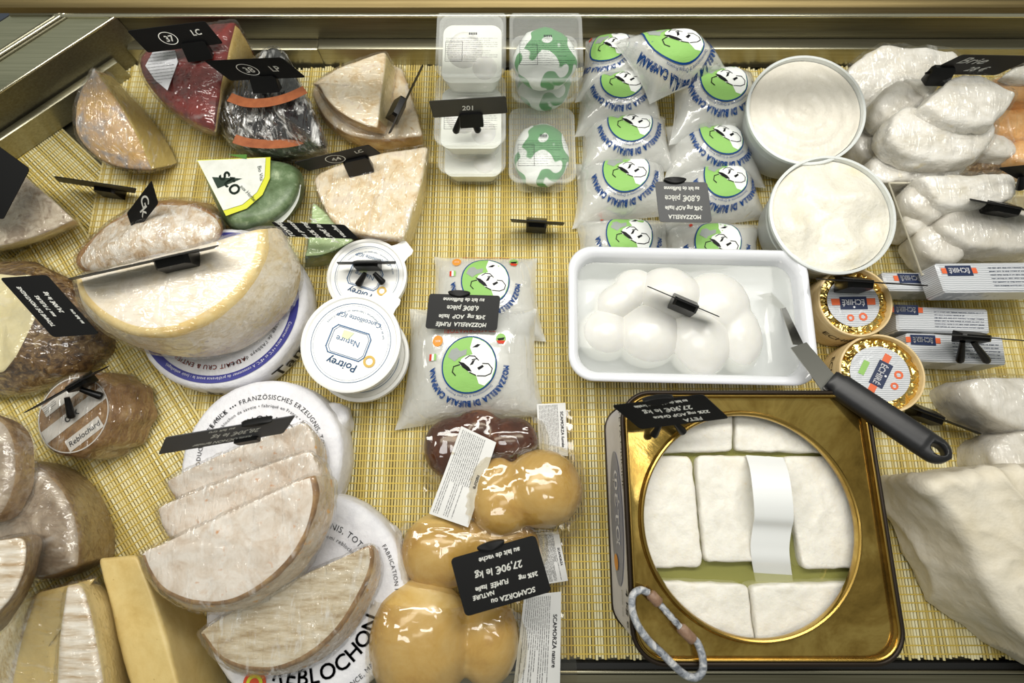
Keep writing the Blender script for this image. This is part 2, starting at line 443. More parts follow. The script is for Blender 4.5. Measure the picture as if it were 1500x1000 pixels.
def bamboo(name, label, origin, ang, nx, ly, seed=0, mask=None, z=0):
    rnd = random.Random(seed); root = thing(name, label, 'mat', origin)
    ca, sa = math.cos(ang), math.sin(ang); o = Vector(origin)
    def L2W(x, y, zz): return o+Vector((x*ca-y*sa, x*sa+y*ca, zz))
    vs, fs, uv = [], [], []
    for i in range(nx):
        x = i*PITCH; y0 = rnd.uniform(-.002, .002); y1 = ly+rnd.uniform(-.002, .002)+.004*math.sin(x*19+seed); r = PITCH*.40; n = 8
        k = len(vs)
        for j in range(n+1):
            y = y0+(y1-y0)*j/n; wx = .0003*math.sin(j*2.1+i); h = .0016+.0012*(1+math.sin(x*14+y*9+seed)*math.sin(y*17+seed))*.5*(1 if name else 0)
            for dx, dz in ((-r, -.0012), (-r*.7, -.0002), (0, 0), (r*.7, -.0002), (r, -.0012)):
                vs.append(L2W(x+dx+wx, y, h+dz)); 
        for j in range(n):
            for q in range(4): fs.append((k+j*5+q, k+j*5+q+1, k+j*5+q+6, k+j*5+q+5)); uv.append(i+.5)
    mb = MB().add(vs, fs, 0); ob = mb.build('bamboo_stick_surface', BAMBOO, root, angle=80)
    ul = ob.data.uv_layers.new(name='u'); k = 0
    for p in ob.data.polygons:
        for li in p.loop_indices: ul.data[li].uv = (uv[p.index], .5)
    mb = MB(); ny = int(ly/.0078); W_ = (nx-1)*PITCH
    for j in range(ny):
        y = .004+j*.0078; m = 40; pts = []
        for i in range(m+1):
            x = W_*i/m; h = .0016+.0012*(1+math.sin(x*14+y*9+seed)*math.sin(y*17+seed))*.5+.0001
            pts.append((x, h))
        v2 = []
        for x, h in pts: v2 += [L2W(x, y-.0006, h), L2W(x, y+.0006, h)]
        mb.add(v2, [(2*i, 2*i+2, 2*i+3, 2*i+1) for i in range(m)])
    mb.build('weaving_thread', THREAD, root, smooth=False)
    return root
bamboo('bamboo_mat', 'large straw coloured bamboo mat covering most of the case floor', (-.505, -.1735, -.0026), 0, 470, .690, 1)
bamboo('bamboo_mat', 'bamboo mat laid slantwise along the left wall of the case', (-.60, .455, -.0085), math.radians(-132), 150, .52, 2)
bamboo('bamboo_mat', 'bamboo mat turned on the diagonal under the lower left cheeses', (-.52, .30, .0010), math.radians(-143), 190, .44, 3)
# ---------------- price tags ----------------
CHALK = flat('chalk_white', 'e8e8e2', .8)
CLIPM = flat('black_clip', '050506', .35, spec=.3)
def tagplate(label, TL, TR, BL, lines=(), name='price_tag', group=None, clip=None, legs=None, tab=None, rings=(), colr=None, cat='price tag', th=.0009):
    """TL, TR, BL: plate corners in reading order. clip: (u, v, half-width, half-height, front depth, back depth) in plate units"""
    a, b, c = (P(*q[:2], q[2]/1000) for q in (TL, TR, BL)); X = b-a; Y = a-c
    w, h = X.length, Y.length; ex = X.normalized(); ez = ex.cross(Y).normalized(); ey = ez.cross(ex)
    shear = Y.dot(ex); o = c
    root = thing(name, label, cat, (a+b+c)/3 if True else o, group)
    def m(u, v, k=0): return o+X*(u/w)+Y*(v/h)+ez*(.0006+k)
    mb = MB()
    pl = [(.0+x, y) for x, y in [(w/2+q[0], h/2+q[1]) for q in rrect(w/2, h/2, min(w, h)*.08, 4)]]
    rings_ = [[m(x, y, -.0006-th/2) for x, y in pl], [m(x, y, -.0006+th/2) for x, y in pl]]
    rings_into(mb, rings_); mb.build('plate', colr or BLACKP, root, angle=30)
    if lines or rings:
        mb = MB()
        for s, u, v, size, *r in lines:
            text_into(mb, s, lambda p, q: m(p, q, 0), u*w, v*h, size*h, r[0] if r else 0, 'c', 0, r[1] if len(r) > 1 else 1, jit=.10, bold=.00034)
        for u, v, r, sy in rings: ring_poly(mb, u*w, v*h, r*h-.0004, r*h+.0004, m, 0, 40, sy=sy)
        mb.build('lettering', CHALK, root, smooth=False)
    if clip:
        u, v, hw, hh, fd, bd = clip; mb = MB()
        cc = m(u*w, v*h)
        # wedge shaped spring clip gripping the plate
        rr = []
        for t, k in ((-1, 1), (-.9, 1.04), (.75, 1), (1, .8)):
            q = cc+ey*(hh*t); s = 1-.55*max(0, t*.5+.5)
            rr.append([q+ex*(hw*k*.96)+ez*(fd*s), q+ex*(hw*k)+ez*(fd*s*.8), q+ex*(hw*k)-ez*(bd*s*.8), q+ex*(hw*k*.96)-ez*(bd*s),
                       q-ex*(hw*k*.96)-ez*(bd*s), q-ex*(hw*k)-ez*(bd*s*.8), q-ex*(hw*k)+ez*(fd*s*.8), q-ex*(hw*k*.96)+ez*(fd*s)])
        rings_into(mb, rr); mb.build('clip', CLIPM, root, angle=30)
    if tab:   # rounded grip above the upper or lower edge: (u, v, half-width, half-height, depth)
        u, v, hw, hh, dp = tab; mb = MB(); cc = m(u*w, v*h)
        prof = [(hw*math.cos(t), hh*math.sin(t) if math.sin(t) > 0 else hh*.5*math.sin(t)) for t in [2*math.pi*i/28 for i in range(28)]]
        rings_into(mb, [[cc+ex*x*k+ey*y*k+ez*z for x, y in prof] for z, k in ((-dp, .9), (-dp*.8, 1), (dp*.8, 1), (dp, .9))])
        mb.build('grip', BLACKP, root, angle=50)
    if legs:  # [(start px,py,mm), (end px,py,mm)] rounded spring arms
        for s, e in legs:
            mb = MB(); p, q = P(s[0], s[1], s[2]/1000), P(e[0], e[1], e[2]/1000)
            pts = [p.lerp(q, t) for t in (0, .2, .4, .6, .8, .93, 1)]
            tube_into(mb, pts, .003, 10, rf=lambda t: .0024+.0014*min(1, t*1.5) if t < .95 else .0026)
            mb.build('spring_arm', CLIPM, root)
    return root
# ---------------- cheese materials ----------------
FILM = film_mat('stretch_film', .42, .05, 75, (1, .25, 1), (0, 0, .5), hz=(.56, .74), edge=.34, rough=.10, dist=.0035)
FILM2 = film_mat('stretch_film_crumpled', .50, .06, 95, (1, .2, 1), (0, 0, -.4), hz=(.55, .72), bs=1, edge=.36, rough=.10, dist=.0035)
FILM3 = film_mat('stretch_film_tight', .30, .05, 60, (.35, 1, 1), (0, 0, .3), hz=(.56, .78), bs=.8, edge=.30, rough=.10, dist=.003)
FILM4 = film_mat('stretch_film_white_glare', .80, .06, 80, (1, .22, 1), (0, 0, -.9), hz=(.50, .66), bs=1, edge=.4, rough=.10, dist=.004)  # stronger white haze, paints the film highlights on the black rind
M_ORW = cheese_mat('orange_grey_rind', [(.3, 'b98a45'), (.42, 'c8a468'), (.52, 'bfa07c'), (.62, '9a938e'), (.75, '77757a')], 14, .5, .3, distort=.6)
M_YCUT = cheese_mat('yellow_cut', [(.3, 'cdb56a'), (.7, 'd8c27c')], 25, .5, .15, detail=3)
M_RED = cheese_mat('red_rind', [(.3, '431312'), (.5, '6c1c18'), (.7, '86302a')], 25, .35, .2)
M_HOLE = cheese_mat('holey_cut', [(.3, 'c9a860'), (.6, 'dac078')], 20, .5, .5, 120, spots=(160, .68, .72, '8a6428'))
M_BLK = cheese_mat('black_rind', [(.3, '111114'), (.7, '2b2a2e')], 40, .3, .25)
M_TOM = cheese_mat('tomme_top', [(.28, 'bf9e74'), (.42, 'd8c29c'), (.55, 'e4d8c0'), (.72, 'd2c0ae')], 22, .5, .35, distort=.4, spots=(70, .62, .75, 'c09a62'))
M_TOMS = cheese_mat('tomme_rind', [(.3, 'b08a58'), (.5, 'd0ac78'), (.7, 'e0c79c')], 25, .5, .4)
M_TCUT = cheese_mat('tomme_cut', [(.3, 'd8c48c'), (.7, 'e6d7a6')], 20, .5, .15)
M_GRN = cheese_mat('green_rind', [(.3, '42552f'), (.5, '5e7350'), (.68, '869676')], 22, .4, .3, spots=(55, .6, .75, 'a3b190'))
M_GCUT = cheese_mat('pale_green_cut', [(.3, 'a3be84'), (.7, 'bcd09c')], 60, .5, .2)
M_DGRN = cheese_mat('dark_green', [(.3, '2c4a1d'), (.7, '4a6e34')], 40, .3, .3)
M_GREY = cheese_mat('grey_brown_rind', [(.25, '6e5c4c'), (.42, '9d8c78'), (.55, 'bfb19c'), (.7, 'd2c8b4')], 28, .55, .4, distort=.7, spots=(60, .6, .75, '7a6450'))
M_CRU = cheese_mat('crusty_brown_rind', [(.25, '6b4526'), (.42, 'a37040'), (.55, 'b98b58'), (.72, 'd8c4a4')], 30, .5, .6, 300, .0012, distort=.8)
M_CRUW = cheese_mat('white_streaked_face', [(.3, 'a6845c'), (.45, 'cbb79c'), (.58, 'e4ddd2'), (.75, 'f0ece6')], 32, .45, .5, distort=.6)
M_BIG = cheese_mat('cream_half_wheel_face', [(.25, 'cdb88e'), (.40, 'dfd2bb'), (.55, 'e8dfd0'), (.75, 'd6c6b2')], 20, .45, .5, distort=.5)
M_BIGS = cheese_mat('cream_half_wheel_rind', [(.25, 'c4a878'), (.42, 'd9c8a6'), (.6, 'e4dac8'), (.75, 'd2c2ac')], 22, .45, .35, distort=.8)
M_DARK = cheese_mat('dark_mottled_crust', [(.25, '1f150c'), (.42, '4a3420'), (.55, '7d6038'), (.68, 'b09a70'), (.8, '5a4326')], 42, .45, .6, 300, .0012, distort=1.2)
M_PALE = cheese_mat('pale_yellow_cut', [(.3, 'd9cb98'), (.7, 'e6dbb2')], 18, .5, .15)
M_BRN = cheese_mat('grey_brown_wheel_face', [(.25, '6a5a4a'), (.45, '8f7f6c'), (.6, 'b3a592'), (.8, '9a8468')], 18, .5, .3, distort=.5)
M_BRNS = cheese_mat('brown_mottled_rind', [(.25, '5c4630'), (.45, '8a7050'), (.6, 'a48b66'), (.8, '6b5136')], 30, .55, .5, distort=.8)
M_GRUY = cheese_mat('gruyere_yellow', [(.3, 'c0a463'), (.5, 'cfb779'), (.7, 'd8c48a')], 10, .45, .35, distort=.4, spots=(120, .72, .76, '9a7c40'))
M_GRUYX = 0
M_GRUR = cheese_mat('brown_band_rind', [(.3, 'a98752'), (.7, 'c8ab78')], 30, .5, .4)
M_RIB = cheese_mat('ribbed_white_face', [(.35, 'b0936c'), (.5, 'd9ccb8'), (.65, 'efe9de')], 20, .5, .5, 60, .0015, stretch=(.5, 4, 1), rot=(0, 0, .15))
M_REB = cheese_mat('washed_rind_white_bloom', [(.25, 'b49a80'), (.42, 'd4c6b6'), (.58, 'e4dcd2'), (.75, 'd0b8a0')], 22, .5, .35, distort=.5, spots=(60, .66, .76, 'c98e58'))
M_REBG = cheese_mat('washed_rind_cloth_marked', [(.3, 'a08864'), (.5, 'cbbda2'), (.7, 'e0d8c8')], 30, .5, .6, 130, .001, stretch=(.5, 2.2, 1), rot=(0, 0, .35))
M_REBS = cheese_mat('washed_rind_side', [(.3, 'ab9272'), (.5, 'cdbba4'), (.7, 'ded4c6')], 35, .5, .5, distort=.6, spots=(60, .6, .7, 'dfa860'))
PAPERW = cheese_mat('white_paper', [(.3, 'd8d8de'), (.7, 'e8e8ec')], 30, .6, .7, 38, .004, detail=3)
RIME = cheese_mat('yellow_rim', [(.3, 'd2ae62'), (.6, 'e2cc94'), (.8, 'c9a866')], 20, .45, .3)
BRIM = cheese_mat('brown_rim', [(.3, '6e5238'), (.5, '95734c'), (.7, 'b89a70')], 30, .5, .4)
INK = flat('black_ink', '1b1b22', .6); BLUEINK = flat('violet_blue_ink', '34368a', .5); REDINK = flat('orange_red_ink', 'd8502e', .5)
# ---------------- upper left cheeses ----------------
slab('tall orange and grey rind wedge in film, alone near the left wall', 'cheese', 'cheese_wedge',
     '137,100,88s 114,132,80 107,165,72 108,195,62 130,226,48 175,250,38 221,250,34s 205,210,52 178,158,74', .07, [M_ORW, M_ORW, M_YCUT],
     bot='158,106,40s 140,150,20 135,180,4 140,200,2 155,222,2 190,246,2 260,240,3s 247,212,8 215,165,20', wrap=FILM2, seed=1, dome=.006, r=.006, cuts=[(6, 9)], r2=.001)
slab('dark red rind half wheel with a torn white paper label', 'cheese', 'half_round_cheese',
     '207,72 201,90 208,112 228,140 262,168 300,188 316,192s 322,140,92 331,84,100s 344,22,104s 300,33,98 250,50,92', .085, [M_RED, M_RED, M_HOLE],
     bot='228,100 222,118 228,135 245,158 275,180 300,195 318,200,4s 335,150,4 376,86,30s 372,80,50s 310,60 270,70', zb=.004, wrap=FILM3, seed=2, cuts=[(6, 9)], r=.014, dome=.004)
RED = bpy.context.scene.objects.get('half_round_cheese')
def patch(parent, name, poly, mats, z=None, plane=None, extra=None):
    """flat or gently sloping paper patch: px polygon with heights in mm"""
    pts = [P(x, y, zz/1000) for x, y, zz in poly]
    c = sum(pts, Vector())/len(pts); n = Vector()
    for i in range(len(pts)): n += (pts[i]-c).cross(pts[(i+1) % len(pts)]-c)
    n.normalize(); n = n if n.z > 0 else -n; X = (Vector((1, 0, 0))-n*n.x).normalized(); Y = n.cross(X)
    mb = MB(); f = lambda a, b, k=0: c+X*a+Y*b+n*k
    poly_into(mb, [((p-c).dot(X), (p-c).dot(Y)) for p in pts], lambda a, b: f(a, b, .0012), 0, .01)
    if extra: extra(mb, lambda a, b: f(a, b, .0016))
    return mb.build(name, mats, parent, smooth=False)
def scribble(mb, f):
    small_print(mb, f, -.018, .016, -.022, .022, 11, .0007, 1)
patch(RED, 'paper_label', [(224, 76, 92), (258, 75, 95), (262, 92, 95), (246, 133, 92), (228, 118, 90), (215, 98, 88)], [PAPERW, INK], extra=scribble)
r38 = slab('black rind half wheel with two orange bands beside the red one', 'cheese', 'half_round_cheese',
     '392,66 411,68 424,88 438,118 458,160 470,190 478,215s 445,222,60 400,222,58 355,214,60 328,196,64 315,170,70 322,145,80 345,110,88 372,85,92', .088, [M_BLK, M_BLK],
     bot='398,85,10 412,90,10 425,110 440,140 460,180 473,205 483,232s 450,236 400,236 360,228 336,212 325,190 330,165 350,130 378,100', zb=.003, wrap=FILM4, seed=3, r=.016, dome=.004)
ORB = cheese_mat('orange_band', [(.3, '84482a'), (.7, 'a3603a')], 40, .4, .3)
def band(parent, name, px, w, m):
    pts = smooth_path([P(x, y, z/1000) for x, y, z in px], 6); mb = MB(); a = []
    for i, p in enumerate(pts):
        t = (pts[min(i+1, len(pts)-1)]-pts[max(i-1, 0)]).normalized(); s = t.cross(Vector((0, 0, 1))).normalized()
        a += [p+s*w, p-s*w]
    mb.add(a, [(2*i, 2*i+2, 2*i+3, 2*i+1) for i in range(len(pts)-1)]); return mb.build(name, m, parent)
band(r38, 'orange_band', [(336, 142, 92), (360, 150, 94), (390, 150, 95.5), (420, 143, 96), (447, 131, 94)], .0055, ORB)
band(r38, 'orange_band', [(343, 203, 68), (365, 209, 66), (400, 211, 65), (435, 207, 67), (470, 193, 78)], .0055, ORB)
slab('lower of two stacked pale brown cheese wedges by the back ledge', 'cheese', 'cheese_wedge',
     '456,127 462,150 480,180 515,200 560,206 620,198s 603,140 590,100s 560,90 500,95', .035, [M_TOM, M_TOMS, M_TOMS],
     bot='460,140 466,162 482,190 518,212 560,222 622,213s 607,150 592,112s 560,100 500,105', wrap=FILM, seed=4, r=.005)
slab('upper of two stacked pale brown cheese wedges by the back ledge', 'cheese', 'cheese_wedge',
     '566,74s 553,187s 525,180 495,163 475,140 466,121 455,125 500,96', .070, [M_TOM, M_TOMS, M_TCUT],
     bot='580,98s 565,196s 530,191 500,176 480,155 470,132 462,128 505,104', zb=.037, wrap=FILM3, seed=5, r=.003, cuts=[(0, 1)], amp=.0008)
slab('large pale orange wedge in crinkled film, point towards the clear boxes', 'cheese', 'cheese_wedge',
     '460,255 462,275 472,300 488,328 530,345 590,350s 612,290 628,214s 560,222 510,236', .05, [M_TOM, M_TOMS, M_TCUT],
     bot='466,262 468,283 478,308 492,336 533,355 600,361s 622,300 629,235s 560,240 515,250', wrap=FILM2, seed=6, r=.004, cuts=[(5, 7)])
GW = slab('green rind cheese half wheel with a yellow edged white top label', 'cheese', 'half_round_cheese',
     '288,233s 340,231 400,231 432,242 441,268 425,300 395,325 340,334 325,312', .05, [M_GRN, M_GRN],
     bot='300,245 345,243 405,243 440,250 448,280 437,308 400,334 352,342 330,322', wrap=None, parent=thing('half_round_cheese', 'green rind cheese half wheel with a yellow edged white top label', 'cheese', P(370, 285, 0)), seed=7, r=.013, bulge=.003, amp=.0006, dome=.001)
YEL = flat('yellow_print', 'cfd23a', .4); LABW = cheese_mat('label_white', [(.3, 'd2d4cc'), (.7, 'e4e6e0')], 30, .4, .5, 30, .002)
GG = flat('green_print', '4f7d33', .4); DKG = flat('dark_green_print', '25352a', .4)
patch(GW, 'label_border', [(289, 235, 51.8), (397, 231, 52.2), (396, 262, 52.2), (385, 286, 52.2), (362, 306, 51.8), (332, 317, 51.2)], YEL)
def gl(mb, f):
    poly_into(mb, [(-.02, .036), (.002, .036), (.002, .030)], f, 1); poly_into(mb, [(-.034, .008), (.0, .006), (-.026, -.006)], f, 2)
    text_into(mb, 'sto', f, -.018, -.003, .026, -.9, 'c', 2, bold=.0005); 
    text_into(mb, 'Bio Vita', f, .018, .012, .006, -1.3, 'c', 2); text_into(mb, 'aux Herbes', f, .008, -.014, .006, -.8, 'c', 2)
patch(GW, 'paper_label', [(290, 236, 52.6), (390, 232, 53), (388, 260, 53), (377, 282, 53), (356, 300, 52.6), (328, 309, 52)], [LABW, GG, DKG], extra=gl)
band(GW, 'side_label', [(436, 270, 38), (432, 292, 36), (420, 312, 34), (404, 328, 32)], .004, LABW)
slab('small green marbled wedge lying behind the white tubs', 'cheese', 'cheese_wedge',
     '459,297s 452,350 447,375,35s 480,372,35 520,352,34s 490,322', .035, [M_GCUT, M_DGRN],
     bot='462,300s 450,360 446,392s 490,388 522,366s 495,330', wrap=FILM3, seed=8, r=.003)
slab('grey mottled cheese wedge in film at the left edge of the case', 'cheese', 'cheese_wedge',
     '-40,255s 10,240,60 38,258,60 80,294,56 110,322,50s 60,345,48 0,362,48 -40,366,48s', .055, [M_GREY, M_PALE],
     bot='-30,275s 15,262 45,280 85,310 120,330s 65,354 5,370 -35,374s', wrap=FILM3, seed=9, r=.005)
slab('brown crusted loaf shaped cheese with a white streaked face', 'cheese', 'cheese_loaf',
     '108,378,55 150,335,62 185,312,66 230,298,68 290,300,68 322,318,66 330,345,62 300,370,60 200,395,58 120,400,56', .06, [M_CRUW, M_CRU],
     bot='103,384 135,350 170,318 215,296 250,290 310,296 332,325 335,355 240,395 140,408', wrap=FILM2, seed=10, r=.02, dome=.012, amp=.002)
# Tamié wheel under the big half wheel
def disc_wheel(name, label, cx, cy, R, z1, mats, paper, seed=0, cat='cheese', n=(0, 0, 1)):
    c = P(cx, cy, z1); root = thing(name, label, cat, (c.x, c.y, 0)); mb = MB(); seg = 96; rings = []
    for r, h in [(0, z1), (R*.3, z1), (R*.6, z1), (R*.8, z1), (R*.94, z1-.0005), (R*.985, z1-.003), (R, z1-.008), (R*1.01, z1*.5), (R, .006), (R*.96, 0)]:
        ring = []
        for i in range(seg):
            a = 2*math.pi*i/seg; rr = max(r, 1e-5)*(1+((.016*noise.noise(Vector((math.cos(a)*2, math.sin(a)*2, h*20+seed)))+.012*(.5-abs(noise.noise(Vector((math.cos(a)*9, math.sin(a)*9, h*12+seed)))))) if r > R*.9 else 0))
            ring.append(Vector((c.x+rr*math.cos(a), c.y+rr*math.sin(a), h)))
        rings.append(ring)
    rings_into(mb, rings); mb.build(paper, mats, root, angle=60)
    return root, c
tw, tc_ = disc_wheel('wrapped_cheese_wheel', 'white paper wrapped wheel with a blue ring under the cream half wheel', 322, 447, .0905, .042, PAPERW, 'paper_wrapper')
f = planef(tc_, (1, 0, 0), (0, 1, 0), .0005)
mb = MB(); ring_poly(mb, 0, 0, .0765, .0845, f, 0, 90); mb.build('blue_ring_print', BLUEINK, tw, smooth=False)
g = planef(tc_, (1, 0, 0), (0, 1, 0), .001)
mb = MB()
arc_text(mb, 'Conserver entre +4°C et +8°C. A consommer de préférence avant le : (voir emballage).', g, 0, 0, .0785, math.radians(-70), .0044, sx=.85)
mb.build('ring_lettering', flat('print_white', 'e8e8ee', .6), tw, smooth=False)
mb = MB(); arc_text(mb, 'AU LAIT CRU & ENTIER', g, 0, 0, .0655, math.radians(-92), .0065, bold=.0002); mb.build('red_lettering', REDINK, tw, smooth=False)
mb = MB(); arc_text(mb, "Fromage de l'Abbaye de Tamié", g, 0, 0, .0665, math.radians(-42), .0055); mb.build('black_lettering', INK, tw, smooth=False)
mb = MB(); poly_into(mb, [(-.002, -.048), (.012, -.040), (.010, -.054)], g); mb.build('blue_emblem', BLUEINK, tw, smooth=False)
def cyl_text(mb, s, c, R, z0, a_mid, size, mi=0):
    # letters around the upright side of a wheel
    m = lambda x, y: Vector((c.x+(R+.0008)*math.cos(a_mid+x/R), c.y+(R+.0008)*math.sin(a_mid+x/R), z0+y))
    text_into(mb, s, m, 0, 0, size, 0, 'c', mi, bold=.0006)
for s_, a_ in (('Tam', -38), ('Ab', -99)):
    mb = MB(); cyl_text(mb, s_, tc_, .0912, .010, math.radians(a_), .026); mb.build('side_lettering', INK, tw, smooth=False)
slab('big cream coloured half wheel in film lying on the blue ringed wheel', 'cheese', 'half_round_cheese',
     '106,405s 250,367 389,331s 388,372 352,432 298,474 240,494 188,490 140,463 112,432', .125, [M_BIG, M_BIGS],
     bot='150,425,70s 280,390,70 412,345,70s 445,385,62 436,440,55 388,495,50 330,522,50 262,523,52 186,503,60 140,463,68', zb=.045, wrap=FILM3, seed=11, r=.008, edgemat=RIME, noedge=[(0, 2)], dome=.002, bulge=.006, r2=.006)
slab('dark crusted cheese with a pale cut face, left of the cream half wheel', 'cheese', 'cheese_wedge',
     '-40,400,60s 45,402,60s 60,436,60 48,470,58 22,520,54s 3,545,46s -40,550,46s', .06, [M_PALE, M_DARK],
     bot='-40,404s 50,404s 150,440 182,508s 150,536 75,560 0,566s -40,566s', seed=12, r=.003, wrap=FILM3, bulge=.016, nside=10, amp=.002)
# round cheese in brown wrapping
KRAFT = cheese_mat('brown_waxed_paper', [(.3, '5e4229'), (.5, '8a6a46'), (.7, 'a88c66')], 26, .35, .7, 50, .003)
c = P(108, 607, .05); nrm = Vector((-.10, -.05, 1)).normalized()
rw = thing('wrapped_round_cheese', 'small round cheese in brown paper and film with a striped lid label', 'cheese', (c.x+.012, c.y, 0))
mb = MB(); R = .041; seg = 48; x, y, z = basis(nrm); rings = []
for r, h, sh in [(0, 0, 0), (.6, 0, 0), (.93, 0, 0), (1, -.003, 0), (1.03, -.012, .1), (1.06, -.028, .3), (1.04, -.044, .5), (.9, -.05, .55)]:
    ring = []
    for i in range(seg):
        a = 2*math.pi*i/seg; rr = R*max(r, 1e-4)
        if sh > 0: rr *= 1+.05*math.cos(round(a*9/6.28)*6.28/9*9-a*9)*1
        p = c+x*rr*math.cos(a)+y*rr*math.sin(a)+z*h+Vector((.02, .004, 0))*sh; ring.append(p)
    rings.append(ring)
zmin = min(p.z for q in rings for p in q); 
for q in rings:
    for p in q: p.z = max(p.z, .001)
rings_into(mb, rings); mb.build('brown_wrapper', KRAFT, rw)
WLAB = flat('grey_white_stripe', 'c9c4bc', .4); f = planef(c, x, y, .0006)
mb = MB(); s45 = math.radians(38)
def rot2(a, b, t=s45): return (a*math.cos(t)-b*math.sin(t), a*math.sin(t)+b*math.cos(t))
for k, (lo, hi) in enumerate([(-.031, -.018), (-.008, .006), (.016, .028)]):
    q = math.sqrt(R*R*.82-(max(abs(lo), abs(hi)))**2); poly_into(mb, [rot2(-q, lo), rot2(q, lo), rot2(q, hi), rot2(-q, hi)], f, 0, .02)
ring_poly(mb, 0, 0, R*.90, R*.93, f, 0, 60)
f2 = planef(c, x, y, .0011); mb.build('striped_label', WLAB, rw, smooth=False)
mb = MB(); text_into(mb, 'oix', f2, *rot2(-.002, -.0035), .013, s45+math.pi*.0, bold=.0002); text_into(mb, 'Reblochard', f2, *rot2(.0, -.027), .008, s45, jit=.2)
small_print(mb, lambda a, b: f2(*rot2(a, b)), -.024, -.008, .018, .026, 4, .0008)
mb.build('lettering', INK, rw, smooth=False)
# film over the round cheese
mb = MB(); rings_into(mb, [[p+(p-(c-z*.02)).normalized()*.0022 for p in q] for q in rings]); mb.build('plastic_wrap', FILM, rw)
slab('brown grey half wheel with mottled rind at the lower left edge', 'cheese', 'half_round_cheese',
     '-60,660 25,668 70,692 100,730 113,775 112,830s 60,850 -60,850s', .085, [M_BRN, M_BRNS],
     bot='-60,660 35,672 100,678 145,712 170,770 170,815s 100,850 -60,850s', wrap=FILM3, seed=14, r=.008)
slab('rounded grey piece at the left edge above the brown half wheel', 'cheese', 'cheese_piece',
     '-60,600 -5,610 16,640 20,680 14,722 -10,765 -60,770', .11, [M_BRN, M_BRNS], zb=.087, seed=15, r=.008, wrap=FILM3)
slab('small wedge with ribbed white face and brown rind on the brown half wheel', 'cheese', 'cheese_wedge',
     '-40,800s 5,790 40,785 38,830 22,870 -10,905 -40,920s', .145, [M_RIB, M_BRNS],
     bot='-30,798s 10,788 62,780 61,812 46,865 5,925 -30,935s', zb=.088, seed=16, r=.004, wrap=FILM3)
slab('yellow hard cheese wedge leftmost of three along the bottom edge', 'cheese', 'cheese_wedge',
     '54,868,95s 140,846,95s 128,858,94s 92,872,88 82,1060,70s 10,1060,70s 26,950,88', .09, [M_GRUY, M_GRUR, M_RIB],
     bot='20,885s 135,862s 120,872s 95,890 80,1060s -40,1060s -15,965', seed=17, r=.004, amp=.0008, cuts=[(5, 7)], wrap=FILM3)
slab('narrow wedge with white bloomed face between the two yellow wedges', 'cheese', 'cheese_wedge',
     '98,858,115s 126,852,115 160,1060,112s 80,1060,112s 86,940,114', .11, [M_RIB, M_TCUT, M_GRUR],
     bot='110,858,70s 165,850,70s 200,1060,50 80,1050,50 90,940,60', zb=.01, seed=18, r=.005, amp=.0006, wrap=FILM3)
slab('big yellow hard cheese wedge partly under the lowest half round', 'cheese', 'cheese_wedge',
     '145,818,82s 200,812,82s 232,890,82 275,1060,80s 205,1060,80s 172,930,82', .08, [M_GRUY, M_GRUY, M_GRUR],
     bot='150,822,0s 222,816,0s 300,880,0 350,1060,0s 215,1060,0s 185,930,0', seed=19, r=.004, amp=.0009)
# ---------------- reblochons ----------------
def paper_wheel(label, cx, cy, R, h, flaps, seed):
    root, c = disc_wheel('wrapped_cheese_wheel', label, cx, cy, R, h, PAPERW, 'paper_wrapper', seed)
    for pts in flaps:   # crumpled paper gathered at the side
        T = parse(pts, .03); B = [(Vector((p.x, p.y, .002)), s) for p, s in T]
        vs, fs, mi = loft(T, B, r=.006, dome=.004); MB().add(displace(vs, fs, 0, .005, 45, seed, True), fs, 0).build('paper_fold', PAPERW, root, angle=50)
    return root, c
pw, pc = paper_wheel('white paper wrapped round cheese behind the stack of half rounds, text ring on top', 382, 672, .079, .050,
                     ['440,590,40 470,588,36 506,596,30 508,625,24 485,640,28 500,680,30 492,735,26 465,720,40 455,640,44'], 21)
g = planef(pc, (1, 0, 0), (0, 1, 0), .0009)
mb = MB()
arc_text(mb, 'WHOLE MILK \u2022\u2022\u2022 FRANZ\u00d6SISCHES ERZEUGNIS, TOT', g, 0, 0, .059, math.radians(90), .0068, sx=.95)
arc_text(mb, 'reblochon de savoie \u2022 fabriqu\u00e9 en France \u2022 30 g', g, 0, 0, .051, math.radians(92), .0045)
arc_text(mb, 'SAVOYARD', g, 0, 0, .036, math.radians(90), .010)
arc_text(mb, 'BALANCE, PRODUCT OF FRANCE', g, 0, 0, .059, math.radians(178), .0058)
ring_poly(mb, -.048, -.004, .0030, .0035, g, 0, 24)
mb.build('lettering', INK, pw, smooth=False)
pw2, pc2 = paper_wheel('white paper wrapped round cheese under the lowest half round, large black lettering', 448, 878, .096, .042,
                       ['556,760,28 585,790,24 600,850,20 585,890,16 545,960,12 540,900,26 565,850,30'], 25)
g = planef(pc2, (1, 0, 0), (0, 1, 0), .0009)
mb = MB()
arc_text(mb, 'EUGNIS, TOTAL', g, 0, 0, .066, math.radians(62), .0080); arc_text(mb, 'Demi reblochon', g, 0, 0, .057, math.radians(60), .0052)
arc_text(mb, 'REBLOCHON', g, 0, 0, .072, math.radians(-62), .019, inward=True, bold=.0006)
arc_text(mb, 'PRODUCED IN FRANCE, MADE WITH', g, 0, 0, .0875, math.radians(-58), .0062, inward=True)
arc_text(mb, 'FABRICATION FERMI\u00c8RE', g, 0, 0, .084, math.radians(12), .0055)
mb.build('lettering', INK, pw2, smooth=False)
mb = MB(); poly_into(mb, disc_poly(-.040, -.0700, .0105, 30), g); mb.build('red_emblem', REDINK, pw2, smooth=False)
mb = MB(); ring_poly(mb, -.040, -.0700, .0045, .0075, lambda a, b: g(a, b, .0004), 0, 24); mb.build('emblem_ring', YEL, pw2, smooth=False)
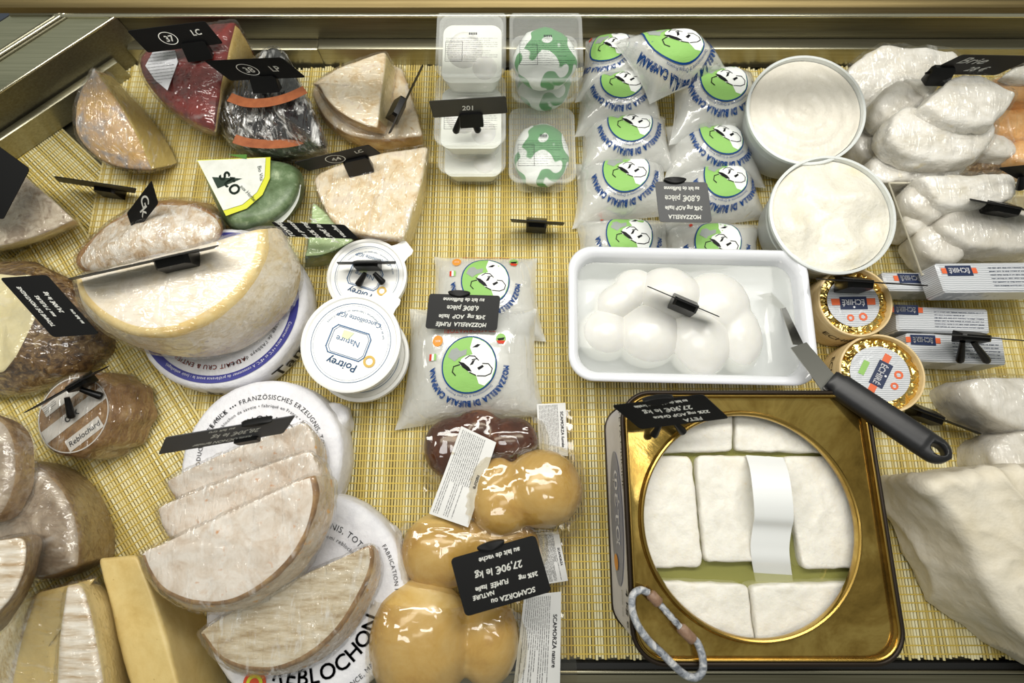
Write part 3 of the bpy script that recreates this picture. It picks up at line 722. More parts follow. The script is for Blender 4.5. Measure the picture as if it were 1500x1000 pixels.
slab('topmost rear of the brown bloomed half rounds, right under the grey tag', 'cheese', 'half_round_cheese',
     '243,703,80s 340,655,84 446,617,88s 462,640,84 464,690,76 300,765,68 252,725,74', .07, [M_REB, M_REBS],
     bot='250,712,60s 345,668,62 462,632,62s 478,655,60 480,700,55 310,780,53 258,735,56', zb=.05, wrap=FILM2, seed=22, r=.004, group=None)
slab('second half round from the back of the overlapping stack, orange spot at right', 'cheese', 'half_round_cheese',
     '228,743,86s 330,700,92 452,660,98s 470,690,92 466,730,84 320,810,78 240,785,82', .07, [M_REB, M_REBS],
     bot='240,750,70s 340,715,72 472,672,74s 488,700,72 482,745,66 330,825,62 250,800,64', zb=.05, wrap=FILM2, seed=23, r=.004)
slab('front half round lying on top of the stack, straight edge to the back', 'cheese', 'half_round_cheese',
     '205,810,116s 330,752,119 458,694,122s 466,722,120 455,775,116 424,828,112 368,874,108 312,891,106 248,875,108 216,842,112', .07, [M_REB, M_REBS],
     bot='225,815,86s 340,765,88 488,700,90s 492,735,88 478,790,86 445,838,82 385,882,80 325,900,80 262,888,82 228,855,84', zb=.05, wrap=FILM, seed=24, r=.0035, amp=.0016, edgemat=BRIM, noedge=[(0, 2)])
slab('lowest half round of the stack with cloth marked rind beside the big yellow wedge', 'cheese', 'half_round_cheese',
     '290,925,76s 400,860,79 545,796,82s 548,822,80 535,858,78 495,930,74 434,975,72 374,986,70 316,966,72', .07, [M_REBG, M_REBS],
     bot='305,925,46s 420,868,48 553,803,50s 560,838,48 545,880,46 505,945,44 440,985,44 380,992,44 325,975,44', zb=.04, wrap=FILM2, seed=26, r=.0035, edgemat=BRIM, noedge=[(0, 2)])
# ---------------- white tubs ----------------
TUBW = flat('tub_white', 'e9e9e6', .35); LIDBLUE = flat('lid_blue', '2f5d8a', .5); LIDCREAM = flat('lid_cream', 'f0ead8', .5); GREYINK = flat('grey_ink', '8e9296', .6)
GOLDP = flat('gold_print', 'c9a648', .5); PALEG = flat('pale_green_print', 'cfdcb0', .5); PALEB = flat('pale_blue_print', '9cc0cc', .5)
def tub(label, cx, cy, ztop, R, h, n=(0, 0, 1), tabdir=None, turn=0, full=True):
    c = P(cx, cy, ztop); n = Vector(n).normalized(); root = thing('cheese_tub', label, 'tub', c-n*h)
    mb = MB(); lathe_into(mb, c, [(0, -h), (R*.78, -h), (R*.80, -h+.001), (R*.93, -.006), (R*.93, -.004)], n, 72); mb.build('tub_body', LIDCREAM, root, angle=50)
    mb = MB(); lathe_into(mb, c, [(R*.95, -.008), (R*.995, -.008), (R, -.006), (R, -.0005), (R*.985, 0), (R*.93, 0), (R*.90, -.0016), (R*.86, -.0018), (0, -.0016)], n, 96); lid = mb.build('lid', TUBW, root, angle=40)
    x, y, z = basis(n); ct, st = math.cos(turn), math.sin(turn); X = x*ct+y*st; Y = y*ct-x*st
    if tabdir is not None:
        d = x*math.cos(tabdir)+y*math.sin(tabdir); s = z.cross(d); mb = MB(); o = c-z*.001
        q = [o+d*(R*.96)+s*.012, o+d*(R+.004)+s*.010, o+d*(R+.010)+s*.0095, o+d*(R+.014)+s*.007, o+d*(R+.014)-s*.007, o+d*(R+.010)-s*.0095, o+d*(R+.004)-s*.010, o+d*(R*.96)-s*.012]
        rings_into(mb, [[p-z*.0006 for p in q], [p+z*.0006 for p in q]]); mb.build('lid_tab', TUBW, lid, smooth=False)
    f = planef(c-n*.0014, X, Y, .0003); k = R/.0485
    mb = MB(); ring_poly(mb, 0, 0, .0385*k, .0390*k, f, 0, 72)
    ring_poly(mb, 0, 0, .0365*k, .0367*k, f, 0, 72)
    oc = [(-.018, .010), (-.014, .015), (.018, .015), (.022, .010), (.022, -.008), (.018, -.013), (-.014, -.013), (-.018, -.008)]
    for w, sc in ((.0011, 1), (.0005, .90)):
        stroke(mb, [(a*sc*k, b*sc*k) for a, b in oc+oc[:1]], w*k, f, 0)
    if full:
        text_into(mb, 'Poitrey', f, .0, .019*k, .0105*k, 0, bold=.0003, jit=.1)
        text_into(mb, 'Nature', f, .003*k, -.003*k, .0085*k, 0)
        text_into(mb, 'Cancoillotte IGP', f, .0, -.026*k, .0068*k, 0, jit=.1)
        arc_text(mb, 'lait de vache pasteuris\u00e9 \u2022 fabriqu\u00e9e en Franche-Comt\u00e9', f, 0, 0, .0325*k, math.radians(-90), .0030*k, inward=True)
    mb.build('blue_print', LIDBLUE, lid, smooth=False)
    if full:
        mb = MB(); ring_poly(mb, -.024*k, .012*k, .0035*k, .0058*k, lambda a, b: f(a, b, .0003), 0, 32); mb.build('round_seal', GOLDP, lid, smooth=False)
        mb = MB(); poly_into(mb, [(a*k*.88, b*k*.88) for a, b in [(.0, -.011), (.012, -.011), (.012, -.003), (.004, -.002)]], lambda a, b: f(a, b, .0002)); mb.build('pale_print', PALEG, lid, smooth=False)
    return root
TT = math.radians(182-20)
tub('back white cancoillotte tub with a black tag on its lid', 537, 404, .040, .0435, .036, (0.0, -.02, 1), math.radians(38), TT)
tub('lower white tub of the front stack of two, mostly hidden', 530, 520, .040, .0490, .036, (0, 0, 1), None, TT+.5)
tub('uppermost white cancoillotte tub with a blue framed lid, tab towards the back', 513, 501, .078, .0500, .035, (-.05, -.02, 1), math.radians(48), TT)
# ---------------- mozzarella bags ----------------
BAGM = milky_mat('milky_bag_film', 'f4f5f1', .5, .14, .6, 60, .0025)
BALLM = cheese_mat('mozzarella_white', [(.3, 'e6e5e0'), (.7, 'f0efeb')], 10, .3, .1, sss=.15)
BBLUE = flat('logo_blue', '123f7c', .5, spec=.15); BGRN = flat('logo_green', '8fbf6a', .5, spec=.15); BWHT = flat('logo_white', 'eef0ee', .5, spec=.15); BBLK = flat('logo_black', '16161a', .5, spec=.15)
BRED = flat('logo_red', 'c8402c', .5, spec=.15); BGREY = flat('logo_grey', '9aa09c', .5, spec=.15); BORG = flat('logo_orange', 'dd9440', .5, spec=.15)
BAGFILM = film_mat('bag_gloss', .22, .05, 22, (1, .4, 1), (0, 0, .7), hz=(.55, .85), bs=.9, dist=.004, edge=.35)
def bag(label, corners, H, lc, ls, group=None, seed=0, extras=False, ball=True, squash=1, tight=4):
    """corners: TL TR BR BL as px,py,mm. lc: logo centre in bag units; ls: logo radius in m"""
    Q = [P(a, b, c/1000) for a, b, c in corners]
    def base(u, v):
        u2 = u*(1-.09*(1-v*v)); v2 = v*(1-.05*(1-u*u))
        a, b = (u2+1)/2, (1-v2)/2
        return Q[0].lerp(Q[1], a).lerp(Q[3].lerp(Q[2], a), b)
    def hgt(u, v):
        m = max(0, (1-abs(u)**3))*max(0, (1-abs(v)**3)); 
        return H*m**.62 + .0016*noise.noise(Vector((u*3+seed, v*3, seed)))*(1-m) + .0012*abs(noise.noise(Vector((u*6+v*4, v*2-u*3, seed))))*(1-m*.5)
    def S(u, v, off=0): p = base(u, v); p.z += hgt(u, v)+off; return p
    X = (Q[1]+Q[2]-Q[0]-Q[3])/2; Y = (Q[0]+Q[1]-Q[2]-Q[3])/2; w, h = X.length, Y.length
    c = sum(Q, Vector())/4; c.z = min(q.z for q in Q)
    root = thing('mozzarella_bag', label, 'bag of mozzarella', c, group)
    n = 34; vs, fs = [], []
    for j in range(n+1):
        for i in range(n+1): vs.append(S(-1+2*i/n, -1+2*j/n))
    for j in range(n):
        for i in range(n): fs.append((j*(n+1)+i, j*(n+1)+i+1, (j+1)*(n+1)+i+1, (j+1)*(n+1)+i))
    top = MB().add(vs, fs)
    vb = []
    for j in range(n+1):
        for i in range(n+1):
            u, v = -1+2*i/n, -1+2*j/n; p = base(u, v); p.z -= .0012+min(.004, .25*hgt(u, v))*0; vb.append(p)
    top.add(vb, [f[::-1] for f in fs]); top.build('bag_film', BAGM, root, angle=180)
    gl = MB().add([v+Vector((0, 0, .0012)) for v in vs], fs); gl.build('glossy_sleeve', BAGFILM, root, angle=180)
    if ball:
        mb = MB(); bc = S(lc[0]*.5, lc[1]*.5); rr = min(w, h)*.33
        hz = min(H*.5, rr)*.86; ctr = Vector((bc.x, bc.y, base(lc[0]*.5, lc[1]*.5).z+hz)); vs2 = []
        lathe_into(mb, ctr, [(rr*math.sin(t), -hz*math.cos(t)) for t in [math.pi*i/14 for i in range(15)]], (0, 0, 1), 32); mb.build('mozzarella_ball', BALLM, root)
    def f(off):
        def g(x, y): 
            u, v = lc[0]+x*2/w, lc[1]+y*2/h
            return S(max(-1, min(1, u)), max(-1, min(1, v)), off)
        return g
    r = ls; L0, L1, L2, L3 = f(.0018), f(.0021), f(.0024), f(.0027)
    def sc(p): return [(a*r, b*r) for a, b in p]
    mb = MB(); poly_into(mb, disc_poly(0, 0, r*1.04, 48), L0, 0, .008)
    poly_into(mb, disc_poly(0, 0, r*.99, 48), L1, 1, .008)
    white = [(.12, .97), (.02, .6), (.12, .35), (-.12, .3), (-.3, .2), (-.38, .0), (-.2, -.1), (.0, -.3), (.25, -.4), (.35, -.72), (.55, -.8), (.8, -.58), (.95, -.2), (.98, .15), (.84, .5), (.6, .77), (.35, .9)]
    poly_into(mb, sc(white), L2, 2, .008)
    for pl in ([(-.42, .12), (-.2, .05), (.0, -.12), (.1, -.28), (-.05, -.25), (-.25, -.1)], [(.1, .6), (.3, .72), (.42, .7), (.3, .6)], [(.02, -.05), (.12, .12), (.22, .14), (.14, -.02)], [(.3, -.15), (.5, -.05), (.55, -.12), (.36, -.24)]):
        poly_into(mb, sc(pl), L3, 3, .008)
    for pl in ([(-.35, .0), (-.58, -.06), (-.62, -.25), (-.5, -.38)], [(-.15, .2), (.0, .3), (.2, .28), (.35, .12)], [(.5, .0), (.72, -.02), (.86, -.2), (.8, -.38), (.6, -.46), (.3, -.44)], [(.1, .15), (.3, .18)], [(.02, -.3), (.25, -.42)]):
        stroke(mb, sc(pl), r*.035, L3, 3)
    poly_into(mb, sc([(-.82, .3), (-.7, .55), (-.5, .62), (-.35, .48), (-.1, .55), (-.12, .35), (-.4, .25), (-.55, .12)]), L2, 4, .008)
    if extras:
        poly_into(mb, sc(disc_poly(-1.25, .9, .2, 24)), L1, 5); poly_into(mb, sc([(-1.55, .45), (-1.46, .45), (-1.46, .22), (-1.55, .22)]), L1, 6); poly_into(mb, sc([(-1.37, .45), (-1.28, .45), (-1.28, .22), (-1.37, .22)]), L1, 1); poly_into(mb, sc([(-1.46, .45), (-1.37, .45), (-1.37, .22), (-1.46, .22)]), L1, 2)
        poly_into(mb, sc(disc_poly(1.2, .92, .19, 24)), L1, 1); poly_into(mb, sc([(1.02, .84), (1.38, .84), (1.3, .72), (1.1, .72)]), L2, 6); poly_into(mb, sc([(1.05, .92), (1.35, .96), (1.3, .86), (1.1, .84)]), L2, 3)
        text_into(mb, 'TRASFORMATORI', L1, 0, r*1.34, r*.24, math.pi, 'c', 6, 1.05)
        text_into(mb, 'ROC', L2, -1.25*r, .93*r, r*.1, math.pi, 'c', 2)
    else:
        poly_into(mb, sc([(-1.1, .9), (-.95, 1.0), (-.95, .85), (-1.1, .75)]), L1, 6)
    am = math.radians(-90)
    arc_text(mb, 'MOZZARELLA DI BUFALA CAMPANA', L1, 0, 0, r*1.28, am, r*.275, 0, sx=.80, sp=.07, bold=r*.035)
    arc_text(mb, 'Denominazione di Origine Protetta', L1, 0, 0, r*1.10, am, r*.125, 0, sx=.9, sp=.08)
    mb.build('printed_logo', [BBLUE, BGRN, BWHT, BBLK, BGREY, BORG, BRED], root, smooth=False)
    return root
bag('rear of the two front mozzarella bags, its top seal on the bare mat', [(636, 376, 6), (787, 378, 6), (800, 500, 6), (622, 500, 6)], .030, (.02, .22), .0285, seed=31, extras=True)
bag('front mozzarella bag with a black tag resting on its upper edge', [(600, 452, 20), (786, 452, 20), (800, 610, 5), (578, 630, 5)], .034, (.0, -.10), .0300, seed=32, extras=True)
# cluster behind the white dish
G = None
cl = [
 ('mozzarella bag by the dish corner, left column, nearest the white dish', [(842, 325, 4), (980, 325, 4), (985, 395, 4), (846, 395, 4)], .030, (.02, .02), .028),
 ('mozzarella bag nearest the dish in the right column of the cluster', [(968, 330, 4), (1115, 330, 4), (1112, 400, 4), (975, 400, 4)], .028, (-.05, -.12), .028),
 ('mozzarella bag left of the upright black tag', [(842, 240, 12), (975, 236, 12), (985, 315, 10), (838, 335, 6)], .032, (.0, .30), .029),
 ('mozzarella bag under and right of the upright black tag', [(985, 250, 12), (1095, 245, 12), (1125, 320, 6), (965, 345, 8)], .032, (.12, .32), .029),
 ('mozzarella bag third from the dish in the left column', [(850, 178, 22), (975, 172, 22), (990, 250, 20), (846, 262, 16)], .032, (.02, .38), .028),
 ('mozzarella bag third from the dish in the right column, beside the lower ricotta tub', [(975, 185, 24), (1090, 190, 22), (1122, 275, 12), (972, 265, 18)], .030, (.1, .34), .028),
 ('mozzarella bag fourth from the dish in the left column, beside the green striped box', [(845, 115, 30), (965, 108, 32), (972, 192, 32), (842, 200, 26)], .032, (-.02, .28), .027),
 ('mozzarella bag against the upper ricotta tub, tucked under the topmost bag', [(985, 105, 44), (1100, 108, 34), (1130, 195, 26), (980, 212, 38)], .032, (-.02, .30), .031),
 ('rearmost small looking mozzarella bag beside the back box', [(858, 60, 34), (950, 60, 40), (955, 130, 42), (842, 150, 34)], .030, (-.30, .25), .024),
 ('topmost mozzarella bag lying slantwise across the others', [(898, 62, 78), (1020, 60, 76), (1066, 104, 62), (952, 152, 62)], .034, (-.05, .22), .030),
]
for i, (lb, cr, H, lc, ls) in enumerate(cl): bag(lb, cr, H, lc, ls, seed=40+i)
# ---------------- scamorza in vacuum bags ----------------
SCA = cheese_mat('scamorza_tan', [(.25, 'a87c3c'), (.45, 'c9a760'), (.65, 'd6bb80'), (.8, 'bd9450')], 6, .25, .12, distort=.4, coat=.4, sss=.1)
SCB = cheese_mat('smoked_scamorza_brown', [(.3, '2e150d'), (.5, '52291a'), (.68, '8a5632')], 8, .25, .15, coat=.4)
VAC = film_mat('vacuum_bag', .10, .06, 22, (1, .5, 1), (0, 0, .3), hz=(.6, .95), bs=.7, rough=.08, dist=.003, edge=.4, tint='f6f2e8')
LABP = flat('label_paper', 'dcdcda', .6)
def ellipsoid_into(mb, c, rx, ry, rz, ang=0, mi=0, n=16, seg=28):
    c = Vector(c); ca, sa = math.cos(ang), math.sin(ang); rings = []
    for i in range(n+1):
        t = math.pi*i/n; r = max(math.sin(t), 1e-4)
        ring = []
        for j in range(seg):
            a = 2*math.pi*j/seg; x, y = rx*r*math.cos(a), ry*r*math.sin(a)
            ring.append(c+Vector((x*ca-y*sa, x*sa+y*ca, -rz*math.cos(t))))
        rings.append(ring)
    rings_into(mb, rings, mi)
def fused(mb, voxel=.0022, smooth=6):
    """one continuous skin around overlapping shapes"""
    o = mb.build('fuse', [], None); r = o.modifiers.new('r', 'REMESH'); r.mode = 'VOXEL'; r.voxel_size = voxel
    k = o.modifiers.new('s', 'SMOOTH'); k.iterations = smooth; k.factor = .6
    bpy.context.view_layer.update(); me = bpy.data.meshes.new_from_object(o.evaluated_get(bpy.context.evaluated_depsgraph_get()))
    vs = [v.co+o.location for v in me.vertices]; fs = [tuple(p.vertices) for p in me.polygons]
    bpy.data.objects.remove(o); bpy.data.meshes.remove(me); return vs, fs
def blob_mesh(parts, seed):
    mb = MB()
    for (x, y, z, rx, ry, rz, ang) in parts: ellipsoid_into(mb, P(x, y, z/1000), rx/100, ry/100, rz/100, math.radians(ang))
    return fused(mb, .0024, 9)
def scamorza(label, cx, cy, parts, m, rect, seed, label_quad=None, lines=None, name='scamorza_package'):
    root = thing(name, label, 'packed cheese', P(cx, cy, 0))
    vs, fs = blob_mesh(parts, seed)
    vs = displace(vs, fs, 0, .0012, 30, seed); lo = min(v.z for v in vs)
    for v in vs: v.z = max(v.z, .0025)
    MB().add(vs, fs).build('scamorza', m, root, angle=180)
    # film: flat margins plus drape over the cheese
    Q = [P(a, b, c/1000) for a, b, c in rect]; n = 44; cell = {}
    for v in vs:
        k = (round(v.x/.004), round(v.y/.004))
        for dx in (-1, 0, 1):
            for dy in (-1, 0, 1):
                kk = (k[0]+dx, k[1]+dy); cell[kk] = max(cell.get(kk, 0), v.z)
    H = [[0]*(n+1) for _ in range(n+1)]; XY = [[None]*(n+1) for _ in range(n+1)]
    for j in range(n+1):
        for i in range(n+1):
            u, v = i/n, j/n; p = Q[0].lerp(Q[1], u).lerp(Q[3].lerp(Q[2], u), v)
            XY[j][i] = p; H[j][i] = max(p.z, cell.get((round(p.x/.004), round(p.y/.004)), 0)+.0015)
    for _ in range(6):
        K = [r[:] for r in H]
        for j in range(1, n):
            for i in range(1, n):
                a = (H[j-1][i]+H[j+1][i]+H[j][i-1]+H[j][i+1])/4; K[j][i] = max(a*.999, H[j][i]) if H[j][i] > .01 else a
        H = K
    vv = []
    for j in range(n+1):
        for i in range(n+1):
            p = XY[j][i]; z = H[j][i]+.0012*noise.noise(Vector((p.x*60, p.y*60, seed)))+.0006; vv.append(Vector((p.x, p.y, z)))
    ff = [(j*(n+1)+i, j*(n+1)+i+1, (j+1)*(n+1)+i+1, (j+1)*(n+1)+i) for j in range(n) for i in range(n)]
    MB().add(vv, ff).build('vacuum_bag', VAC, root, angle=180)
    def h(x, y):
        best = min(range(len(vv)), key=lambda q: (vv[q].x-x)**2+(vv[q].y-y)**2); return vv[best].z
    if label_quad:
        q = [P(a, b, c/1000) for a, b, c in label_quad]; N_ = 8
        X = (q[1]-q[0]).length; Y = (q[3]-q[0]).length
        def g(x, y, k=0):
            a, b = x/X, y/Y; p = q[0].lerp(q[1], a).lerp(q[3].lerp(q[2], a), b); p.z += k+.0012+.002*math.sin(b*7+seed)*.4; return p
        mb = MB(); poly_into(mb, [(0, 0), (X, 0), (X, Y), (0, Y)], g, 0, .01); poly_into(mb, [(0, 0), (X, 0), (X, Y), (0, Y)], lambda a, b: g(a, b, -.0006), 0, .01)
        lb = mb.build('paper_label', LABP, root, smooth=False)
        mb = MB(); lines(mb, lambda a, b: g(a, b, .0005), X, Y); mb.build('lettering', INK, lb, smooth=False)
    return root
def vert_label(title):
    def fn(mb, f, X, Y):
        # label read along its long side
        f2 = lambda a, b: f(b, a)
        text_into(mb, title, lambda a, b: f(b, a), Y*.5, X*.80, X*.14, 0, 'c', 0, 1, bold=.0002)
        small_print(mb, lambda a, b: f(b, a), Y*.03, Y*.97, X*.05, X*.72, 13, .0007, 0, 0, 5)
    return fn
scamorza('dark smoked scamorza package with the long white label, behind the pale gourd shaped one', 705, 650,
    [(662, 655, 22, 3.0, 3.2, 2.4, 0), (745, 648, 20, 3.2, 2.6, 2.2, 20), (700, 630, 18, 2.6, 2.2, 2, 0)], SCB, [(625, 608, 3), (838, 600, 3), (842, 700, 3), (620, 720, 3)], 51,
    [(786, 592, 14), (828, 590, 12), (832, 668, 8), (790, 664, 12)], vert_label('SCAMORZA fum\u00e9e'))
scamorza('pale gourd shaped scamorza package with a slanted white label', 760, 710,
    [(795, 715, 34, 4.0, 3.9, 3.2, 0), (735, 738, 34, 3.2, 3.2, 2.8, 0), (722, 705, 36, 1.8, 2.6, 2.0, -30)], SCA, [(690, 640, 6), (850, 660, 6), (848, 785, 6), (610, 790, 6)], 52,
    [(676, 624, 48), (727, 648, 50), (686, 772, 46), (629, 752, 44)], vert_label('nature'))
scamorza('tan scamorza package under the large scamorza tag', 690, 815,
    [(645, 808, 24, 3.9, 3.7, 3.1, 0), (735, 800, 20, 3.8, 3.2, 2.6, 0), (690, 790, 22, 2.6, 2.2, 2.2, 0)], SCA, [(590, 760, 3), (835, 765, 3), (838, 880, 3), (590, 880, 3)], 53,
    [(785, 780, 22), (818, 778, 18), (832, 850, 10), (800, 855, 20)], vert_label('SCAMORZA'))
scamorza('largest scamorza package in the front with a big ball and a small head', 650, 940,
    [(617, 938, 32, 4.9, 5.6, 3.8, 0), (715, 938, 26, 3.0, 4.0, 2.9, 0), (670, 930, 26, 2.2, 2.4, 2.2, 0)], SCA, [(558, 865, 4), (835, 880, 4), (850, 1030, 4), (550, 1030, 4)], 54,
    [(768, 872, 30), (822, 866, 20), (820, 1010, 10), (752, 1005, 26)], vert_label('SCAMORZA nature'))
# ---------------- clear boxes ----------------
CLEAR = milky_mat('clear_box_plastic', 'eef2ee', .17, .12, 0)
CLEARL = milky_mat('clear_lid_film', 'f4f6f4', .16, .10, .3, 40, .001)
MILK = cheese_mat('mozzarella_in_milk', [(.3, 'dddfd6'), (.7, 'eceee6')], 8, .25, .1)
GWP = cheese_mat('green_white_wrapper', [(.47, 'e6eae6'), (.48, '2f8a3c'), (.60, '2f8a3c'), (.61, 'e6eae6')], 11, .35, .6, 40, .002, detail=1)
BINK = flat('label_grey_ink', '3a3c40', .6)
def clear_box(label, cx, cy, zr, h, w, d, kind, group=None, lab=True, rot=0, seed=0, flip=False):
    c = P(cx, cy, zr); root = thing('clear_food_box', label, 'plastic box', (c.x, c.y, zr-h), group)
    R = Matrix.Rotation(rot, 3, 'Z'); pt = lambda x, y, z: Vector((c.x, c.y, 0))+R @ Vector((x, y, z))
    rings = []
    for k, z in ((.70, 0), (.76, .0), (.80, .004), (.86, h*.6), (.90, h-.003), (.90, h-.0005), (1.0, h-.0005), (1.0, h-.0018)):
        rings.append([pt(x*k, y*k, zr-h+z) for x, y in rrect(w/2, d/2, .013)])
    mb = MB(); rings_into(mb, rings, 0, cap=False); n = len(rings[0]); mb.add(rings[0], [tuple(range(n))])
    mb.build('box_body', CLEAR, root, angle=50)
    q = [pt(x, y, zr+.0006) for x, y in rrect(w/2*.985, d/2*.985, .012)]
    mb = MB().add(q, [tuple(range(n))]); lid = mb.build('lid_film', CLEARL, root, smooth=False)
    mb = MB()
    if kind == 'milk':
        rr = [[pt(x*k, y*k, z) for x, y in rrect(w/2, d/2, .013)] for k, z in ((.70, zr-h+.001), (.85, zr-h*.45), (.86, zr-h*.4))]
        rings_into(mb, rr); mb.build('milky_whey', MILK, root)
        mb = MB(); ellipsoid_into(mb, pt(-.008, .004, zr-h*.48), w*.27, d*.27, h*.40); mb.build('mozzarella_ball', BALLM, root)
        mb = MB(); ellipsoid_into(mb, pt(.014, -.018, zr-h*.55), w*.2, d*.2, h*.33); mb.build('mozzarella_ball', BALLM, root)
    else:
        ellipsoid_into(mb, pt(0, .0, zr-h*.50), w*.43, d*.42, h*.47); vs = displace(mb.v, mb.f, 0, .003, 45, seed)
        MB().add(vs, mb.f).build('wrapped_cheese', GWP, root)
    if lab:
        f = lambda a, b, k=0: pt(a, b, zr+.0010+k)
        s = -1
        mb = MB(); small_print(mb, f, -w*.36, w*.38, -d*.30, d*.06, 12, .0007, 0, 0, seed)
        for a in (-w*.36, -w*.12): stroke(mb, [(a, -d*.28), (a, d*.0)], .0004, f)
        stroke(mb, [(-w*.36, 0), (-w*.12, 0)], .0004, f); stroke(mb, [(-w*.36, -d*.28), (-w*.12, -d*.28)], .0004, f)
        for k in range(5): poly_into(mb, [(-w*.03+k*.0018, d*.10), (-w*.03+k*.0018+.0012, d*.10), (-w*.03+k*.0018+.0012, d*.135), (-w*.03+k*.0018, d*.135)], f)
        mb.build('label_print', BINK, lid, smooth=False)
    return root
clear_box('clear box with white cheese at the back, left stack, behind the 201 tag', 690, 62, .118, .04, .074, .086, 'milk', seed=1)
clear_box('lower clear box under the rear one of the left stack', 690, 66, .076, .036, .074, .084, 'milk', lab=False, seed=9)
clear_box('clear box of white mozzarella with the 201 tag standing on it', 689, 160, .082, .038, .078, .090, 'milk', seed=2)
clear_box('clear box at the bottom of the left stack, right on the bamboo mat', 692, 205, .042, .040, .078, .088, 'milk', lab=False, seed=3)
clear_box('back clear box with green and white wrapper, topmost of the right stack', 800, 66, .116, .042, .078, .090, 'green', seed=4)
clear_box('clear box with green and white wrapper underneath the back right one', 798, 100, .072, .042, .076, .090, 'green', lab=False, seed=5)
clear_box('front clear box with a green and white wrapper, alone on the mat', 794, 212, .044, .042, .077, .098, 'green', seed=6)
# ---------------- ricotta tubs ----------------
TUBM = milky_mat('translucent_white_tub', 'e6eae8', .82, .3, 0)
RIC = cheese_mat('ricotta', [(.3, 'd9d3c5'), (.7, 'e6e1d5')], 18, .6, .9, 60, .003, detail=5)
RIC2 = cheese_mat('ricotta_mounds', [(.3, 'ded9c8'), (.5, 'e6e2d6'), (.8, 'd6cba6')], 10, .5, .8, 40, .005)
TFILM = film_mat('tub_cling_film', .06, .01, 60, (1, .3, 1), (0, 0, .4), hz=(.55, .9), edge=.10, bs=.6, rough=.25)
def ricotta(label, cx, cy, zr, R, h, n, m, mound, seed):
    n = Vector(n).normalized(); c = P(cx, cy, zr); root = thing('ricotta_tub', label, 'tub', c-n*h)
    mb = MB(); lathe_into(mb, c, [(0, -h+.004), (R*.80, -h), (R*.84, -h+.003), (R*.96, -.006), (R, -.004), (R, -.0005), (R*.985, 0), (R*.955, 0), (R*.945, -.006), (R*.93, -.02), (0, -.022)], n, 96)
    for v in mb.v: v.z = max(v.z, .0015)
    mb.build('tub_body', TUBM, root, angle=50)
    x, y, z = basis(n); rings = []; seg = 72
    for k in range(0, 15):
        r = R*.938*k/14; ring = []
        for i in range(seg):
            a = 2*math.pi*i/seg; px_, py_ = max(r, 1e-4)*math.cos(a), max(r, 1e-4)*math.sin(a); e = (1-(k/14)**6)
            if mound: hh = e*(.006+.011*noise.noise(Vector((px_*28+seed, py_*28, 0)))+.002*noise.noise(Vector((px_*90, py_*90, 1))))
            else: hh = e*(.004+.0016*math.sin(r*420+a*1.0+2*noise.noise(Vector((px_*25, py_*25, 2))))*.8+.0015*noise.noise(Vector((px_*80, py_*80, 1))))
            ring.append(c+x*px_+y*py_+z*(hh-.005))
        rings.append(ring)
    mb = MB(); rings_into(mb, rings, cap=False); mb.build('ricotta', m, root, angle=180)
    mb = MB(); rings_into(mb, [[p+z*.0014 for p in r] for r in rings], cap=False); mb.build('cling_film', TFILM, root, angle=180)
    return root
ricotta('upper round tub of smooth ricotta with swirled surface', 1181, 160, .080, .064, .064, (-.05, -.12, 1), RIC, False, 2)
ricotta('lower round tub of lumpy ricotta right behind the white dish', 1220, 313, .070, .0665, .058, (-.02, -.08, 1), RIC2, True, 5)
# ---------------- white dish with mozzarella ----------------
PORC = flat('white_porcelain', 'dfe1e6', .12, coat=.5)
dc = (P(833, 362, .062)+P(1178, 370, .062)+P(1203, 562, .062)+P(838, 552, .062))/4
dish = thing('serving_dish', 'rectangular white porcelain dish holding mozzarella in whey', 'dish', (dc.x, dc.y, 0))
da = math.radians(-1.3); DW, DD = .126, .0725
def dp(x, y, z): return Vector((dc.x+x*math.cos(da)-y*math.sin(da), dc.y+x*math.sin(da)+y*math.cos(da), z))
rings = [[dp(x, y, z) for x, y in rrect(w, d, r, 8)] for w, d, r, z in
  [(DW*.72, DD*.72, .02, .001), (DW*.86, DD*.82, .022, .001), (DW*.90, DD*.87, .024, .006), (DW*.975, DD*.955, .026, .045), (DW*.985, DD*.97, .026, .055), (DW, DD, .026, .058), (DW, DD, .026, .0605), (DW-.0015, DD-.0015, .025, .062), (DW-.004, DD-.004, .024, .0622),
   (DW-.008, DD-.008, .022, .0600), (DW-.0105, DD-.0105, .021, .054), (DW-.013, DD-.014, .019, .030), (DW-.018, DD-.018, .016, .012), (DW-.026, DD-.026, .014, .008)]]
mb = MB(); rings_into(mb, rings); mb.build('dish_body', PORC, dish, angle=60)
m_, nt_, b_ = newmat('whey'); b_.inputs['Base Color'].default_value = hexc('e2e6df'); b_.inputs['Roughness'].default_value = .04; b_.inputs['Alpha'].default_value = .38
nt_.links.new(bump(nt_, nz(nt_, 25, 2), .15, .001), b_.inputs['Normal'])
mb = MB(); r_ = [dp(x, y, .046) for x, y in rrect(DW-.0115, DD-.0120, .019, 8)]; mb.add(r_, [tuple(range(len(r_)))]); mb.build('whey', m_, dish, smooth=False)
MOZ = cheese_mat('fresh_mozzarella', [(.3, 'd9d8d2'), (.7, 'e2e1dd')], 8, .28, .12, 60, .0008, sss=.2)
